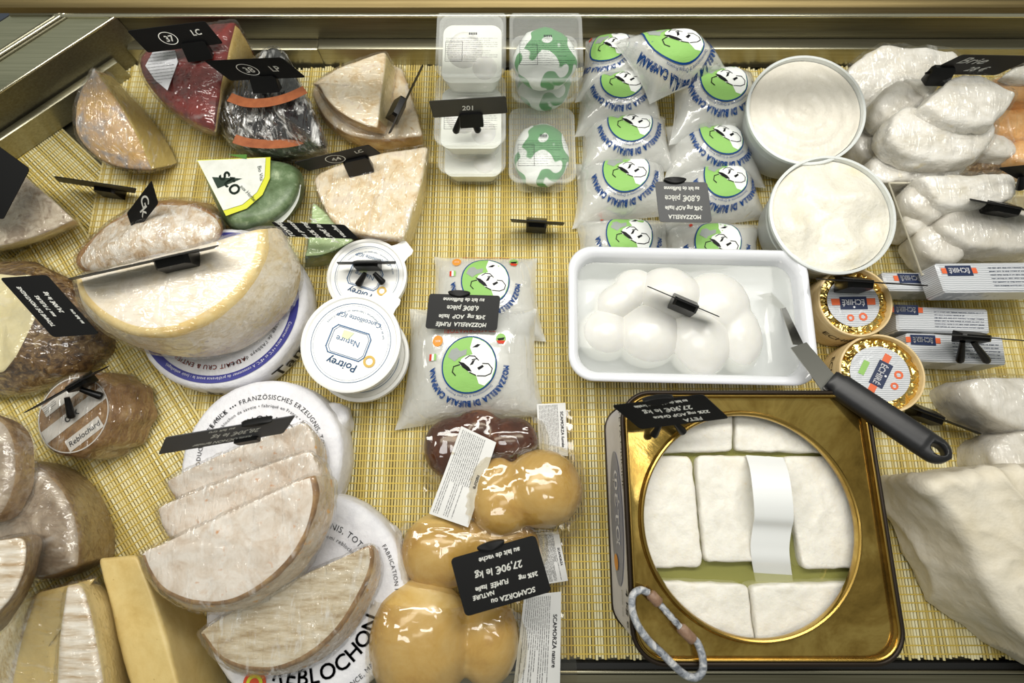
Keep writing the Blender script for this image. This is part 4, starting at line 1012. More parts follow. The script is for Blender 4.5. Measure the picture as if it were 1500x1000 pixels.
for lb, parts in [
  ('small left mozzarella ball in the white dish, lowest at the left', [(885, 490, 32, 2.55, 2.5, 2.3, 0)]),
  ('oblong mozzarella lying slantwise at the upper left of the dish', [(905, 445, 34, 2.7, 1.9, 2.2, 30), (925, 425, 34, 2.3, 1.9, 2.2, 30)]),
  ('mozzarella ball in the middle front of the white dish', [(948, 492, 35, 3.1, 3.0, 2.5, 0)]),
  ('mozzarella ball carrying the slanted tag', [(980, 432, 42, 3.1, 2.5, 2.3, -20)]),
  ('mozzarella ball in the dish front, right of the middle crease', [(1022, 500, 36, 3.0, 3.5, 2.5, 0)]),
  ('large mozzarella at the right end of the row in the dish', [(1045, 450, 36, 3.3, 3.4, 2.4, -30), (1078, 495, 34, 2.3, 3.3, 2.2, 0)])]:
    parts = [(a, b, c-1, d*1.17, e*1.17, f_*1.12, g_) for a, b, c, d, e, f_, g_ in parts]; vs, fs = blob_mesh(parts, 3); vs = displace(vs, fs, 0, .001, 30, 5); tag(MB().add(vs, fs).build('mozzarella', MOZ), lb, 'mozzarella')
# ---------------- slotted turner with black handle ----------------
BLADE = flat('spatula_steel', 'b8b6b0', .22, 1)
tn = thing('serving_spatula', 'serving spatula with a black handle leaning out of the white dish', 'spatula', P(1300, 610, .09))
a0, a1 = P(1170, 505, .074), P(1215, 562, .092); d = (a1-a0).normalized(); s_ = Vector((0, 0, 1)).cross(d).normalized(); up = d.cross(s_)
mb = MB(); e0 = P(1148, 452, .047)
for (p, q, w0, w1) in [(P(1120, 430, .020), e0, .008, .003), (e0, a0, .003, .0055), (a0, a1+d*.01, .0085, .0105)]:
    dd = (q-p).normalized(); ss = Vector((0, 0, 1)).cross(dd).normalized()
    mb.add([p-ss*w0, q-ss*w1, q+ss*w1, p+ss*w0]+[v-Vector((0, 0, .0012)) for v in (p-ss*w0, q-ss*w1, q+ss*w1, p+ss*w0)], [(0, 1, 2, 3), (7, 6, 5, 4), (0, 4, 5, 1), (1, 5, 6, 2), (2, 6, 7, 3), (3, 7, 4, 0)])
mb.build('blade', BLADE, tn, smooth=False)
h0, h1 = P(1215, 556, .094), P(1372, 661, .120); hd = (h1-h0).normalized(); hs = Vector((0, 0, 1)).cross(hd).normalized(); hu = hd.cross(hs); HL = (h1-h0).length
def hsec(t): return (.0125 if t > .08 else .0105), (.0085 if t < .9 else .0075)
prof = []
NS = 26; mb = MB(); hole_c, hole_r = HL-.001, .0058
# handle: swept superellipse, rounded end with a through hole made from two rings of faces
def sect(t): 
    w, k = hsec(t/HL)
    e = max(0, (t-(HL-.004))/.0145); w2 = w*math.sqrt(max(.0, 1-e*e)) if e > 0 else w; return max(w2, .0008), k*(1-.35*max(0, e)**3)
N_ = 60; rings = []
for i in range(N_+1):
    t = (HL+.0103)*i/N_; w, k = sect(t)
    if i == 0: w *= .92; k *= .9
    c_ = h0+hd*t; rings.append([c_+hs*(w*math.copysign(abs(math.cos(a))**.8, math.cos(a)))+hu*(k*math.copysign(abs(math.sin(a))**.8, math.sin(a))) for a in [2*math.pi*j/NS for j in range(NS)]])
rings_into(mb, rings); ho = mb.build('handle', cheese_mat('black_grip', [(.3, '141416'), (.7, '1d1d20')], 60, .42, .1), tn, angle=60)
cut = MB(); rings_into(cut, [[h0+hd*(hole_c+hole_r*math.cos(a)*1.15)+hs*(hole_r*.95*math.sin(a))+hu*z_ for a in [2*math.pi*j/32 for j in range(32)]] for z_ in (-.02, .02)]); co_ = cut.build('cut', [])
bm_ = ho.modifiers.new('b', 'BOOLEAN'); bm_.operation = 'DIFFERENCE'; bm_.object = co_; bm_.solver = 'EXACT'
bpy.context.view_layer.update(); me = bpy.data.meshes.new_from_object(ho.evaluated_get(bpy.context.evaluated_depsgraph_get())); ho.modifiers.clear(); ho.data = me; bpy.data.objects.remove(co_)
# ---------------- feta tin ----------------
m_, nt_, b_ = newmat('gold_tin'); n_ = nz(nt_, 14, 6, .7, .6); n2_ = nz(nt_, 60, 4, .6)
c_ = ramp(nt_, n_, [(.3, '7d642e'), (.46, 'a88a46'), (.58, 'c4a85e'), (.75, '947638')])
c_ = mixc(nt_, ramp(nt_, n2_, [(.64, '000000'), (.74, '888888')]), c_, hexc('c9a860'))
nt_.links.new(c_, b_.inputs['Base Color']); b_.inputs['Metallic'].default_value = .9
nt_.links.new(ramp(nt_, nz(nt_, 20, 4, .6), [(.3, '3c3c3c'), (.7, '808080')]), b_.inputs['Roughness']); nt_.links.new(bump(nt_, n_, .12, .001), b_.inputs['Normal']); GOLD = m_
GOLDR = flat('gold_rim', 'a88a48', .25, 1); TINW = cheese_mat('tin_white_print', [(.3, 'b8b6bc'), (.7, 'c6c4ca')], 20, .3, .1); DRIM = flat('dark_seam', '2a2118', .4, .6)
TCX, TCY, TH, TW = .2135, -.0365, .100, .1135
tin = thing('feta_tin', 'square golden metal tin of feta with a round opening', 'tin', (TCX, TCY, 0))
def tp(x, y, z): return Vector((TCX+x, TCY+y, z))
mb = MB(); rings_into(mb, [[tp(x, y, z) for x, y in rrect(w, w, r, 8)] for w, r, z in [(TW-.004, .024, .0), (TW-.0005, .026, .002), (TW-.0015, .026, .004), (TW-.0015, .026, TH-.004)]], cap=False)
mb.add([tp(x, y, .001) for x, y in rrect(TW-.004, TW-.004, .024, 8)], [tuple(range(36))]); mb.build('tin_side', TINW, tin, angle=60)
mb = MB(); tube_into(mb, [tp(x, y, TH-.0015) for x, y in rrect(TW-.0008, TW-.0008, .027, 10)], .0021, 10, closed=True); mb.build('rim_seam', DRIM, tin)
mb = MB(); tube_into(mb, [tp(x, y, .0025) for x, y in rrect(TW-.0015, TW-.0015, .026, 10)], .0016, 8, closed=True); mb.build('base_seam', DRIM, tin)
OX, OY, OR = -.0045, -.0012, .0935
n = 144; outer = []; 
for k in range(n):
    a = 2*math.pi*k/n; cx_, cy_ = math.cos(a), math.sin(a); w = TW-.0035; r = .025
    t = w/max(abs(cx_), abs(cy_)); x, y = cx_*t, cy_*t
    if abs(x) > w-r and abs(y) > w-r:   # rounded corner
        qx, qy = math.copysign(w-r, x), math.copysign(w-r, y); bb = cx_*qx+cy_*qy; cc2 = qx*qx+qy*qy-r*r; t = bb+math.sqrt(max(0, bb*bb-cc2)); x, y = cx_*t, cy_*t
    outer.append((x, y, cx_, cy_))
R_ = []
R_.append([tp(x*1.012, y*1.012, TH-.001) for x, y, a, b in outer])
R_.append([tp(x, y, TH-.0012) for x, y, a, b in outer]); R_.append([tp(x*.988, y*.988, TH-.005) for x, y, a, b in outer])
for s in (.66, .33): R_.append([tp(x*.985*s+(OX+a*(OR+.004))*(1-s), y*.985*s+(OY+b*(OR+.004))*(1-s), TH-.0052) for x, y, a, b in outer])
for dr, z in ((.0045, TH-.0052), (.0035, TH-.003), (.0018, TH-.0015), (0, TH-.002), (-.0008, TH-.004)): R_.append([tp(OX+a*(OR+dr), OY+b*(OR+dr), z) for x, y, a, b in outer])
R_.append([tp(OX+a*(OR+.0005), OY+b*(OR+.0005), TH-.010) for x, y, a, b in outer])
mb = MB(); rings_into(mb, R_, cap=False); mb.build('tin_top', GOLD, tin, angle=50)
mb = MB(); tube_into(mb, [tp(OX+(OR+.0015)*math.cos(2*math.pi*k/96), OY+(OR+.0015)*math.sin(2*math.pi*k/96), TH-.0022) for k in range(96)], .0017, 8, closed=True); mb.build('opening_lip', GOLDR, tin)
mb = MB(); tube_into(mb, [tp(x, y, TH-.0005) for x, y in rrect(TW-.0040, TW-.0040, .025, 10)], .0012, 8, closed=True); mb.build('inner_rim_line', GOLDR, tin)
# print on the left side of the tin
fs_ = lambda a, b, k=0: Vector((TCX-TW+.0008-k, TCY+a, b))
mb = MB(); poly_into(mb, [(.062*math.cos(t)-.0, .048+.030*math.sin(t)) for t in [2*math.pi*i/40 for i in range(40)]], lambda a, b: fs_(-a, b), 0, .02); mb.build('blue_oval_print', flat('slate_blue', '7d8299', .4), tin, smooth=False)
mb = MB(); text_into(mb, '\u03c6\u03ad\u03c4\u03b1', lambda a, b: fs_(-a, b, .0005), -.01, .046, .030); mb.build('white_lettering', PAPERW, tin, smooth=False)
mb = MB(); poly_into(mb, disc_poly(.042, .040, .0075, 24, 1.3), lambda a, b: fs_(-a, b, .0008)); mb.build('orange_seal', BORG, tin, smooth=False)
mb = MB(); text_into(mb, 'FETA ORIGINE', lambda a, b: fs_(-a, b, .0004), -.062, .084, .011); text_into(mb, '4 kg e', lambda a, b: fs_(-a, b, .0004), .074, .078, .013, bold=.0004); text_into(mb, 'poids net', lambda a, b: fs_(-a, b, .0004), .074, .060, .006); mb.build('black_lettering', INK, tin, smooth=False)
# brine and feta
m_, nt_, b_ = newmat('brine'); b_.inputs['Base Color'].default_value = hexc('a5a45c'); b_.inputs['Roughness'].default_value = .06; b_.inputs['Alpha'].default_value = .55
nt_.links.new(bump(nt_, nz(nt_, 60, 2), .1, .001), b_.inputs['Normal'])
mb = MB(); q = [tp(x, y, .0745) for x, y in rrect(TW-.006, TW-.006, .02, 6)]; mb.add(q, [tuple(range(len(q)))]); mb.build('brine', m_, tin, smooth=False)
mb = MB(); q = [tp(x, y, .058) for x, y in rrect(TW-.006, TW-.006, .02, 6)]; mb.add(q, [tuple(range(len(q)))]); mb.build('cloudy_brine_depth', flat('olive_brine', '74733a', .5), tin, smooth=False)
FETA = cheese_mat('feta', [(.3, 'd8d4c8'), (.5, 'e6e3da'), (.75, 'ddd6c6')], 14, .5, .8, 150, .0011, spots=(70, .72, .78, 'dcc8a2'), sss=.15)
for i, (lb, cr) in enumerate([
  ('feta block at the upper left of the tin, partly under the feta tag', [(915, 590), (1073, 592), (1074, 661), (925, 664)]),
  ('feta block at the upper right of the tin', [(1077, 592), (1240, 600), (1245, 664), (1078, 661)]),
  ('upright feta block on the left side of the tin', [(925, 668), (1013, 667), (1031, 831), (935, 834)]),
  ('feta block in the centre of the tin beside the white strip', [(1019, 667), (1140, 668), (1108, 824), (1033, 824)]),
  ('upright feta block at the right side of the tin', [(1146, 668), (1245, 668), (1290, 832), (1176, 834)]),
  ('feta block at the lower left of the tin', [(945, 850), (1096, 856), (1110, 970), (950, 970)]),
  ('feta block at the lower right of the tin', [(1101, 857), (1290, 852), (1300, 970), (1113, 970)])]):
    z = .0835-.001*(i % 3)
    T = [(P(x, y, z), True) for x, y in cr]; L_ = []
    for p, s in T: L_.append((Vector((min(max(p.x, TCX-TW+.0075), TCX+TW-.0075), min(max(p.y, TCY-TW+.0075), TCY+TW-.0075), z)), s))
    B = [(Vector((p.x, p.y, .060)), s) for p, s in L_]
    vs, fs, mi = loft(L_, B, r=.003, nside=4, ds=.006); tag(MB().add(displace(vs, fs, 0, .0011, 90, i), fs, 0).build('feta_block', FETA, angle=60), lb, 'feta')
# soft plastic strip arching over the centre block
STRIP = milky_mat('white_plastic_strip', 'eceeee', .92, .25, 0)
pts = smooth_path([P(1120, 668, .0855), P(1127, 690, .098), P(1132, 725, .104), P(1134, 757, .100), P(1131, 775, .092), P(1128, 800, .087), P(1130, 825, .082), P(1135, 855, .066)], 6)
mb = MB(); rr = []
for p in pts:
    for k in (0, 1): rr.append(p+Vector((-.0170, .001, -k*.0008))); rr.append(p+Vector((.0170, -.001, -k*.0008)))
fs = []
for i in range(len(pts)-1):
    a = 4*i; b = a+4; fs += [(a, b, b+1, a+1), (a+2, a+3, b+3, b+2), (a, a+2, b+2, b), (a+1, b+1, b+3, a+3)]
mb.add(rr, fs); tag(mb.build('plastic_strip', STRIP, angle=60), 'bent white plastic strip sticking out between the feta blocks', 'plastic strip')
# marbled loop handle
ROPE = cheese_mat('marbled_blue_grey', [(.35, '4e525a'), (.5, '8d929a'), (.62, 'c3c3c4')], 60, .4, .2, distort=1); CORK = cheese_mat('brown_sleeve', [(.3, '6d5140'), (.7, '9a7d66')], 60, .5, .3)
cl_ = thing('loop_clip', 'marbled grey loop with two brown sleeves on the front left tin corner', 'loop clip', P(975, 920, .103))
z = .1075
mb = MB(); path = [P(x, y, zz/1000) for x, y, zz in [(950, 868, 104), (938, 864, 105), (927, 872, 106), (926, 892, 106), (934, 915, 106), (950, 938, 106), (968, 955, 106), (985, 972, 105), (1002, 987, 104), (1018, 992, 104), (1029, 982, 105), (1029, 962, 106), (1022, 942, 106), (1014, 934, 106)]]
tube_into(mb, smooth_path(path, 6), .0031, 12); mb.build('loop', ROPE, cl_)
for a_, b_2 in (((952, 869), (966, 884)), ((996, 918), (1016, 938))):
    mb = MB(); p, q = P(a_[0], a_[1], .1065), P(b_2[0], b_2[1], .1065); tube_into(mb, [p.lerp(q, t) for t in (0, .1, .5, .9, 1)], .0046, 12, rf=lambda t: .0046 if .05 < t < .95 else .0038); mb.build('sleeve', CORK, cl_)
mb = MB(); p, q = P(966, 884, .1065), P(996, 918, .1065); tube_into(mb, [p.lerp(q, t/12) for t in range(13)], .0025, 10, rf=lambda t: .0022+.0007*abs(math.sin(t*14))); mb.build('twisted_link', ROPE, cl_)
# ---------------- right hand side: soft cheeses ----------------
WHB = cheese_mat('white_bloomy_rind', [(.25, 'c6bda6'), (.4, 'd9d4c8'), (.6, 'e6e3dc'), (.75, 'd0cabb')], 16, .5, .8, 70, .003, distort=.6, spots=(30, .66, .78, 'd8c9a0'), stretch=(.6, 1.4, 1), rot=(0, 0, .6))
WHB2 = cheese_mat('greyish_white_rind', [(.25, 'bdb6a6'), (.45, 'd0cbc0'), (.65, 'dcd8d0'), (.8, 'c5beb0')], 16, .5, .5, 60, .002, distort=.6)
TAN = cheese_mat('orange_tan_rind', [(.3, 'c48a4a'), (.5, 'dca563'), (.7, 'e8bd84')], 18, .5, .3)
WP = film_mat('soft_cheese_film', .3, .03, 80, (1, .22, 1), (0, 0, .6), hz=(.55, .78), bs=.9, edge=.24, rough=.13, dist=.003)
S_ = [
 ('broad white soft cheese at the very back against the steel wall', '1236,105,58 1262,80,66 1295,63,74s 1350,66,74 1400,72,70 1414,84,66s 1385,112,62 1345,124,58 1310,160,52 1290,196,40 1262,178,40 1250,140,50', .06, 0, WHB),
 ('grey white lump between the back cheese and the pale quarter below it', '1286,150 1303,120 1330,110 1356,130 1362,158 1335,172 1302,172', .082, .05, WHB2),
 ('small white sliver under the brown black tag at the back', '1326,112s 1376,110s 1380,130 1362,145s 1345,128', .088, .06, WHB),
 ('small greenish grey cheese in the gap beside the upper ricotta tub', '1250,200 1268,178 1296,165 1310,190 1300,222 1276,233 1256,218', .04, 0, WHB2),
 ('upper white quarter cheese with a pointed right corner, topmost of the white heap', '1352,152,105s 1392,112,112 1434,102,112 1462,118,112 1490,136,108s 1478,160,104 1455,182,100s 1425,186,102 1385,174,104', .10, .085, WHB),
 ('wide white cheese directly under the topmost pointed one', '1302,205,84 1306,168,90 1332,152,92 1353,158,94s 1400,188,88 1462,178,84s 1458,205,80 1432,232,78s 1385,240,78 1332,228,80', .08, .055, WHB),
 ('white cheese lying lowest of the upper heap above the plastic tray', '1272,240 1296,214 1325,226 1382,242 1425,236 1408,258 1365,266 1320,264 1288,270', .052, .0, WHB),
 ('long bright white cheese log in the plastic tray', '1350,258s 1375,255 1478,251,76 1492,262,76 1491,285,74 1462,300,72 1410,302 1388,300 1365,282', .074, .045, WHB),
 ('greyish end piece left of the bright white log in the tray', '1328,278 1352,258 1372,285 1396,300 1375,322 1350,312 1330,298', .060, .03, WHB2),
 ('bright white small cheese against the tray side', '1325,308 1340,296 1362,315 1362,330 1345,340 1330,330', .045, .01, WHB),
 ('grey white slice standing in the tray behind the uppermost butter block', '1345,338 1370,322 1388,332 1405,352 1425,378 1380,384 1355,362', .048, .01, WHB2),
 ('large round greyish cheese under the tag at the right edge', '1378,325 1395,303 1440,298 1500,302 1560,330 1560,362 1480,366 1425,360 1392,345', .062, .03, WHB2),
 ('bulging grey cheese in film below the butter blocks at the right edge', '1418,555 1455,550 1520,552 1560,590 1540,632 1495,628 1450,608 1422,580', .055, 0, WHB2),
 ('round pale cheese at the right edge just above the big paper covered block', '1458,655 1478,634 1520,628 1560,650 1560,700 1490,700 1462,685', .05, 0, WHB2),
 ('orange and white soft cheese piece at the upper right edge', '1458,112s 1500,100 1560,100 1560,150 1500,146 1468,140s', .07, .04, TAN),
 ('orange tan cheese piece under the upper right white pieces', '1458,160s 1500,155 1560,160 1560,205 1500,206 1455,188', .055, .02, TAN),
 ('white tipped cheese piece right of the wide white cheese', '1436,200 1460,188 1486,198 1492,220 1480,232 1440,220', .05, .015, WHB),
 ('orange tan cheese behind the white tipped piece', '1488,198 1540,205 1560,240 1500,236 1485,228', .052, .01, TAN),
 ('white cheese strip at the upper right edge above the orange piece', '1472,108s 1500,92 1560,86 1560,108 1500,116', .085, .072, WHB),
 ('brown netted cheese seen in the dark gap above the white log', '1398,245 1420,232 1450,225 1480,240 1470,252 1400,256', .03, 0, M_DARK),
]
for i, (lb, top, h, zb, m) in enumerate(S_):
    slab(lb, 'cheese', 'soft_cheese', top, h, [m, m], zb=zb, wrap=WP if i not in (2, 9) else None, seed=60+i, r=.006, dome=.003, amp=.0026, freq=55, bulge=.001, wamp=.0026, wfreq=50)
# shallow clear tray
TRAY = milky_mat('clear_tray', 'dcd8c8', .38, .15, 0)
tr = thing('plastic_tray', 'shallow clear plastic tray holding soft cheeses at the right edge', 'tray', P(1420, 340, 0))
q = [P(1302, 268, .052), P(1700, 268, .052), P(1700, 402, .052), P(1350, 402, .052)]; b_ = [P(1318, 285, .003), P(1690, 285, .003), P(1690, 408, .003), P(1340, 408, .003)]
mb = MB()
for i in range(4):
    j = (i+1) % 4; mb.add([q[i], q[j], b_[j], b_[i]], [(0, 1, 2, 3)])
mb.add(b_, [(3, 2, 1, 0)]); mb.build('tray_wall', TRAY, tr, smooth=False)
mb = MB(); tube_into(mb, q, .0013, 8, closed=True); mb.build('tray_rim', milky_mat('tray_rim', 'e2dcc8', .75, .2, 0), tr)
# big paper covered block
CRE = cheese_mat('cream_paper', [(.3, 'cfc5ae'), (.7, 'ddd6c6')], 12, .55, .8, 26, .004, detail=3)
T = parse('1352,702,95s 1420,692,98 1560,684,100s 1700,760,100 1700,960,100 1560,990,92s 1490,925,86 1452,862,88 1420,790,92', .1)
B = parse('1286,706,8s 1350,697,20 1560,684,6s 1720,760 1720,1000 1560,1010,6s 1435,928,3 1372,892,4 1318,800,6', .0)
vs, fs, mi = loft(T, B, r=.009, nside=26, ds=.0035, cap=26)
Nn = normals(vs, fs); out = []
for v, n_ in zip(vs, Nn):
    q_ = v*22; cr = 1-2*abs(noise.noise(Vector((q_.x*1.2-q_.y*.5, q_.y*.9+q_.x*.4, q_.z*.4)))); c2_ = 1-2*abs(noise.noise(v*60)); 
    q2 = Vector((v.x*38+v.y*20, v.y*9-v.x*5, v.z*10)); c3_ = 1-2*abs(noise.noise(q2)); out.append(v+n_*(.0022*cr+.0010*c2_+.0045*max(0, c3_)**3))
for v in out: v.z = max(v.z, .002)
tag(MB().add(out, fs, 0).build('paper_covered_block', CRE, angle=70), 'large block covered with creased cream paper at the lower right edge', 'wrapped cheese')
# ---------------- butter in round wooden boxes ----------------
WOODB = cheese_mat('poplar_box', [(.3, 'cdb07c'), (.7, 'e2cda0')], 20, .55, .25, stretch=(1, 1, 6))
GFOIL = None
m_, nt_, b2 = newmat('gold_foil'); b2.inputs['Base Color'].default_value = hexc('e6c878'); b2.inputs['Metallic'].default_value = 1; b2.inputs['Roughness'].default_value = .22
nt_.links.new(bump(nt_, nz(nt_, 130, 4, .6, .8, kind='RIDGED_MULTIFRACTAL'), 1, .004), b2.inputs['Normal']); GFOIL = m_
NAVY = flat('navy_print', '1c2a4c', .4); ORNG = flat('orange_print', 'd9653a', .4); GRNP = flat('green_label', '8ab85e', .4)
def stripe_mat(name, a, b, sc, rot=0):
    m, nt, bb = newmat(name); w = nt.nodes.new('ShaderNodeTexWave'); w.inputs['Scale'].default_value = sc; w.bands_direction = 'Y'; w.inputs['Distortion'].default_value = 1.2; w.inputs['Detail'].default_value = 1
    nt.links.new(coords(nt, (1, 1, 1), (0, 0, rot)), w.inputs['Vector']); nt.links.new(ramp(nt, w.outputs[0], [(.45, a), (.6, b)]), bb.inputs['Base Color'])
    bb.inputs['Roughness'].default_value = .3; nt.links.new(ramp(nt, w.outputs[0], [(.45, '000000'), (.6, '888888')]), bb.inputs['Metallic'])
    nt.links.new(bump(nt, nz(nt, 60, 4, .6, .6), .5, .0015), bb.inputs['Normal']); return m
STR = stripe_mat('white_silver_stripes', 'd6d8dc', 'aaaeb4', 160)
def butter_box(label, cx, cy, z1, R, n, turn, seed):
    n = Vector(n).normalized(); c = P(cx, cy, z1); h = z1*.96; root = thing('butter_box', label, 'box of butter', c-n*h)
    mb = MB(); lathe_into(mb, c, [(0, -h), (R, -h), (R, -.001), (R-.0006, 0), (R-.0022, 0), (R-.0028, -.001), (R-.0028, -.014), (0, -.014)], n, 72); 
    for v in mb.v: v.z = max(v.z, .001)
    mb.build('wooden_box', WOODB, root, angle=40)
    x, y, z = basis(n); mb = MB(); rings = []; seg = 96
    for k in range(13):
        r = (R-.003)*k/12; ring = []
        for i in range(seg):
            a = 2*math.pi*i/seg; f = max(0, (k/12-.62)/.38); hh = -.0085+.004*math.sqrt(max(0, 1-(k/12)**2))+f*.0030*(1-2*abs(noise.noise(Vector((math.cos(a)*9, math.sin(a)*9, seed)))))
            rr = max(r, 1e-4); ring.append(c+x*rr*math.cos(a)+y*rr*math.sin(a)+z*hh)
        rings.append(ring)
    rings_into(mb, rings, cap=False); mb.build('gold_foil', GFOIL, root, angle=30)
    ct, st = math.cos(turn), math.sin(turn); X, Y = x*ct+y*st, y*ct-x*st; f = planef(c-n*.0040, X, Y, .0); LR = R*.70
    mb = MB(); poly_into(mb, disc_poly(0, 0, LR, 48), f, 0, .02); lab = mb.build('round_label', STR, root, smooth=False)
    mb = MB(); g = lambda a, b: f(a, b, .0004); g2 = lambda a, b: f(a, b, .0008)
    poly_into(mb, [(-.014, -.006), (.014, -.006), (.014, .008), (-.014, .008)], g, 0)
    for s in (-1, 1): poly_into(mb, [(s*.014, -.004), (s*.023, -.004), (s*.0225, .003), (s*.014, .003)], g, 1)
    ring_poly(mb, -.008, .016, .0022, .0044, g, 1, 24); ring_poly(mb, .005, .017, .0018, .0038, g, 1, 24); poly_into(mb, [(-.006, -.019), (.010, -.019), (.010, -.013), (-.006, -.013)], g, 2)
    text_into(mb, '\u00c9CHIR\u00c9', g2, 0, -.003, .0085, 0, 'c', 3, .85, bold=.0003); ring_poly(mb, 0, .0055, .0, .0012, g2, 3, 10)
    mb.build('printed_logo', [NAVY, ORNG, GRNP, PAPERW], lab, smooth=False)
    mb = MB(); am = math.radians(-105 if seed == 1 else 175); bl = basis(n)
    mm = lambda a, b: c+x*((R+.0006)*math.cos(am+a/R))+y*((R+.0006)*math.sin(am+a/R))+z*(b-h*.45)
    text_into(mb, 'ECHIRE', mm, 0, 0, .011, 0, 'c', 0, 1.1, bold=.0002)
    for v in mb.v: v.z = max(v.z, .0015)
    mb.build('box_lettering', flat('box_brown_ink', '4a3a2c', .6), root, smooth=False)
butter_box('round wooden butter box behind, with a black tag standing in it', 1253, 441, .052, .0385, (-.04, -.03, 1), math.radians(180), 1)
butter_box('front round wooden butter box under the spatula handle', 1292, 546, .050, .0415, (-.10, .02, 1), math.radians(238), 2)
# ---------------- foil wrapped butter bricks ----------------
def brick(label, A, B_, C, h, seed, logo=(.18, .62), z0=0):
    """A, B, C: top corners rear left, rear right, front left as px,py,mm"""
    a, b, c = (P(q[0], q[1], q[2]/1000) for q in (A, B_, C)); X, Y = b-a, c-a; d = a+X+Y
    n = Y.cross(X); n.normalize(); n = n if n.z > 0 else -n
    cc = (a+d)/2-n*(h/2); root = thing('butter_brick', label, 'brick of butter', cc-n*(h/2))
    mb = MB(); box_into(mb, cc, X/2, Y/2, n*(h/2), 0, .002); mb.build('wrapped_brick', STR, root, angle=30)
    w, l = X.length, Y.length; f = lambda u, v, k=0: a+X*(u/w)+Y*(v/l)+n*(.0006+k)
    mb = MB(); cx, cy = logo[0]*w, logo[1]*l
    poly_into(mb, [(cx-.013, cy-.0055), (cx+.013, cy-.0055), (cx+.013, cy+.0055), (cx-.013, cy+.0055)], f, 0)
    for s in (-1, 1): poly_into(mb, [(cx+s*.013, cy-.003), (cx+s*.018, cy-.003), (cx+s*.018, cy+.003), (cx+s*.013, cy+.003)], f, 1)
    text_into(mb, '\u00c9CHIR\u00c9', lambda u, v: f(2*cx-u, v, .0004), cx, cy-.003, .0072, 0, 'c', 2, .9, bold=.0003)
    for k in range(6): small_print(mb, f, cx+.03, min(w-.006, cx+.09), l*(.15+.12*k), l*(.15+.12*k)+.002, 1, .001, 0, 0, seed+k)
    mb.build('printed_logo', [NAVY, ORNG, PAPERW], root, smooth=False); return root
brick('lower rear striped butter brick, its logo end peeping out at the left', (1292, 398, 40), (1445, 400, 40), (1300, 425, 40), .032, 1, (.25, .35))
brick('middle striped butter brick crossed by the thin edge of a tag', (1313, 448, 36), (1448, 452, 36), (1315, 484, 36), .032, 2, (.10, .15))
brick('lowest striped butter brick with the legs of a tag on it', (1328, 487, 44), (1470, 493, 44), (1332, 528, 44), .036, 3, (.16, .25))
brick('uppermost striped butter brick pointing out of the right edge', (1370, 385, 72), (1560, 383, 74), (1385, 428, 72), .028, 4, (.16, .28))
# ---------------- price tags ----------------
PI = math.pi
tagplate('black tag marked 37 LC on the dark red cheese', (186, 45, 132), (300, 31, 132), (217, 77, 110), [('37', .40, .36, .36), ('LC', .78, .48, .34)],
         clip=(.62, -.12, .013, .009, .006, .006), rings=[(.40, .50, .34, .8)])
tagplate('black tag marked 38 LP on the banded black cheese', (299, 89, 122), (412, 84, 124), (338, 118, 104), [('38', .40, .36, .36), ('LP', .74, .36, .36)],
         clip=(.40, -.18, .014, .008, .006, .006), rings=[(.40, .50, .34, .8)])
tagplate('black tag marked 44 LC above the large pale orange wedge', (430, 238, 92), (540, 212, 92), (452, 250, 72), [('44', .46, .34, .44), ('LC', .80, .55, .34)],
         clip=(.60, -.45, .014, .012, .006, .006), rings=[(.46, .50, .42, .9)])
tagplate('black tag seen edge on, gripped by a clip on the lower stacked wedge', (619, 94, 90), (569, 196, 76), (620, 97, 60), clip=(.68, .30, .012, .014, .012, .003))
tagplate('black tag numbered 201 on the clear boxes', (628, 148, 132), (741, 141, 132), (635, 172, 110), [('201', .47, .34, .38)], colr=flat('charcoal_plastic', '2c2c2a', .4),
         clip=(.50, -.18, .012, .008, .005, .005), legs=[((676, 168, 104), (667, 194, 84)), ((690, 168, 104), (701, 193, 84))])
tagplate('thin black tag standing edge on upon the bare mat', (747, 321, 52), (827, 326, 52), (750, 325, 16), clip=(.48, .05, .0115, .012, .010, .008))
tagplate('thin black tag standing edge on at the upper left mats', (79, 258, 56), (200, 276, 50), (86, 266, 12), clip=(.67, .05, .0125, .012, .010, .008))
tagplate('black tag corner poking up behind the brown crusted loaf', (222, 264, 110), (232, 298, 88), (186, 312, 80), [('G', .30, .5, .35), ('k', .62, .4, .35)])
tagplate('black tag at the left edge above the grey mottled wedge', (-10, 208, 112), (44, 247, 100), (-50, 285, 94), [('LK', .25, .55, .18)], clip=(.35, .0, .014, .010, .008, .006))
tagplate('black chalk tag of four lines reading tomme, edge of the big cream half wheel', (78, 494, 92), (0, 407, 108), (146, 489, 92), [
    ('TOMME DE MONTAGNE', .5, .74, .115, 0, .9), ('aux 7 FLEURS', .50, .54, .115, 0, .9), ('24,90\u20ac le kg', .55, .31, .13, 0, .9), ('au lait cru', .3, .10, .10)])
tagplate('grey metallic looking tag seen edge on, on top of the cream half wheel', (100, 408, 158), (321, 359, 158), (104, 410, 130), colr=flat('charcoal_plastic', '2c2c2a', .4),
         clip=(.74, .15, .0155, .016, .016, .004))
tagplate('black tag with splayed legs on the brown wrapped round cheese', (34, 605, 84), (137, 546, 90), (62, 592, 64), clip=(.58, .1, .010, .010, .006, .006),
         legs=[((98, 582, 66), (105, 612, 56)), ((118, 570, 66), (150, 581, 56))])
tagplate('narrow black chalk tag over the small green wedge', (420, 346, 66), (397, 325, 76), (526, 350, 66), [
    ('TOMME', .5, .86, .10, 0, .8), ('au pesto', .5, .70, .10), ('26% mg', .5, .52, .10), ('24,90\u20ac le kg', .5, .34, .10, 0, .9), ('vache', .5, .14, .10)], colr=BLACKP)
sc_ = thing
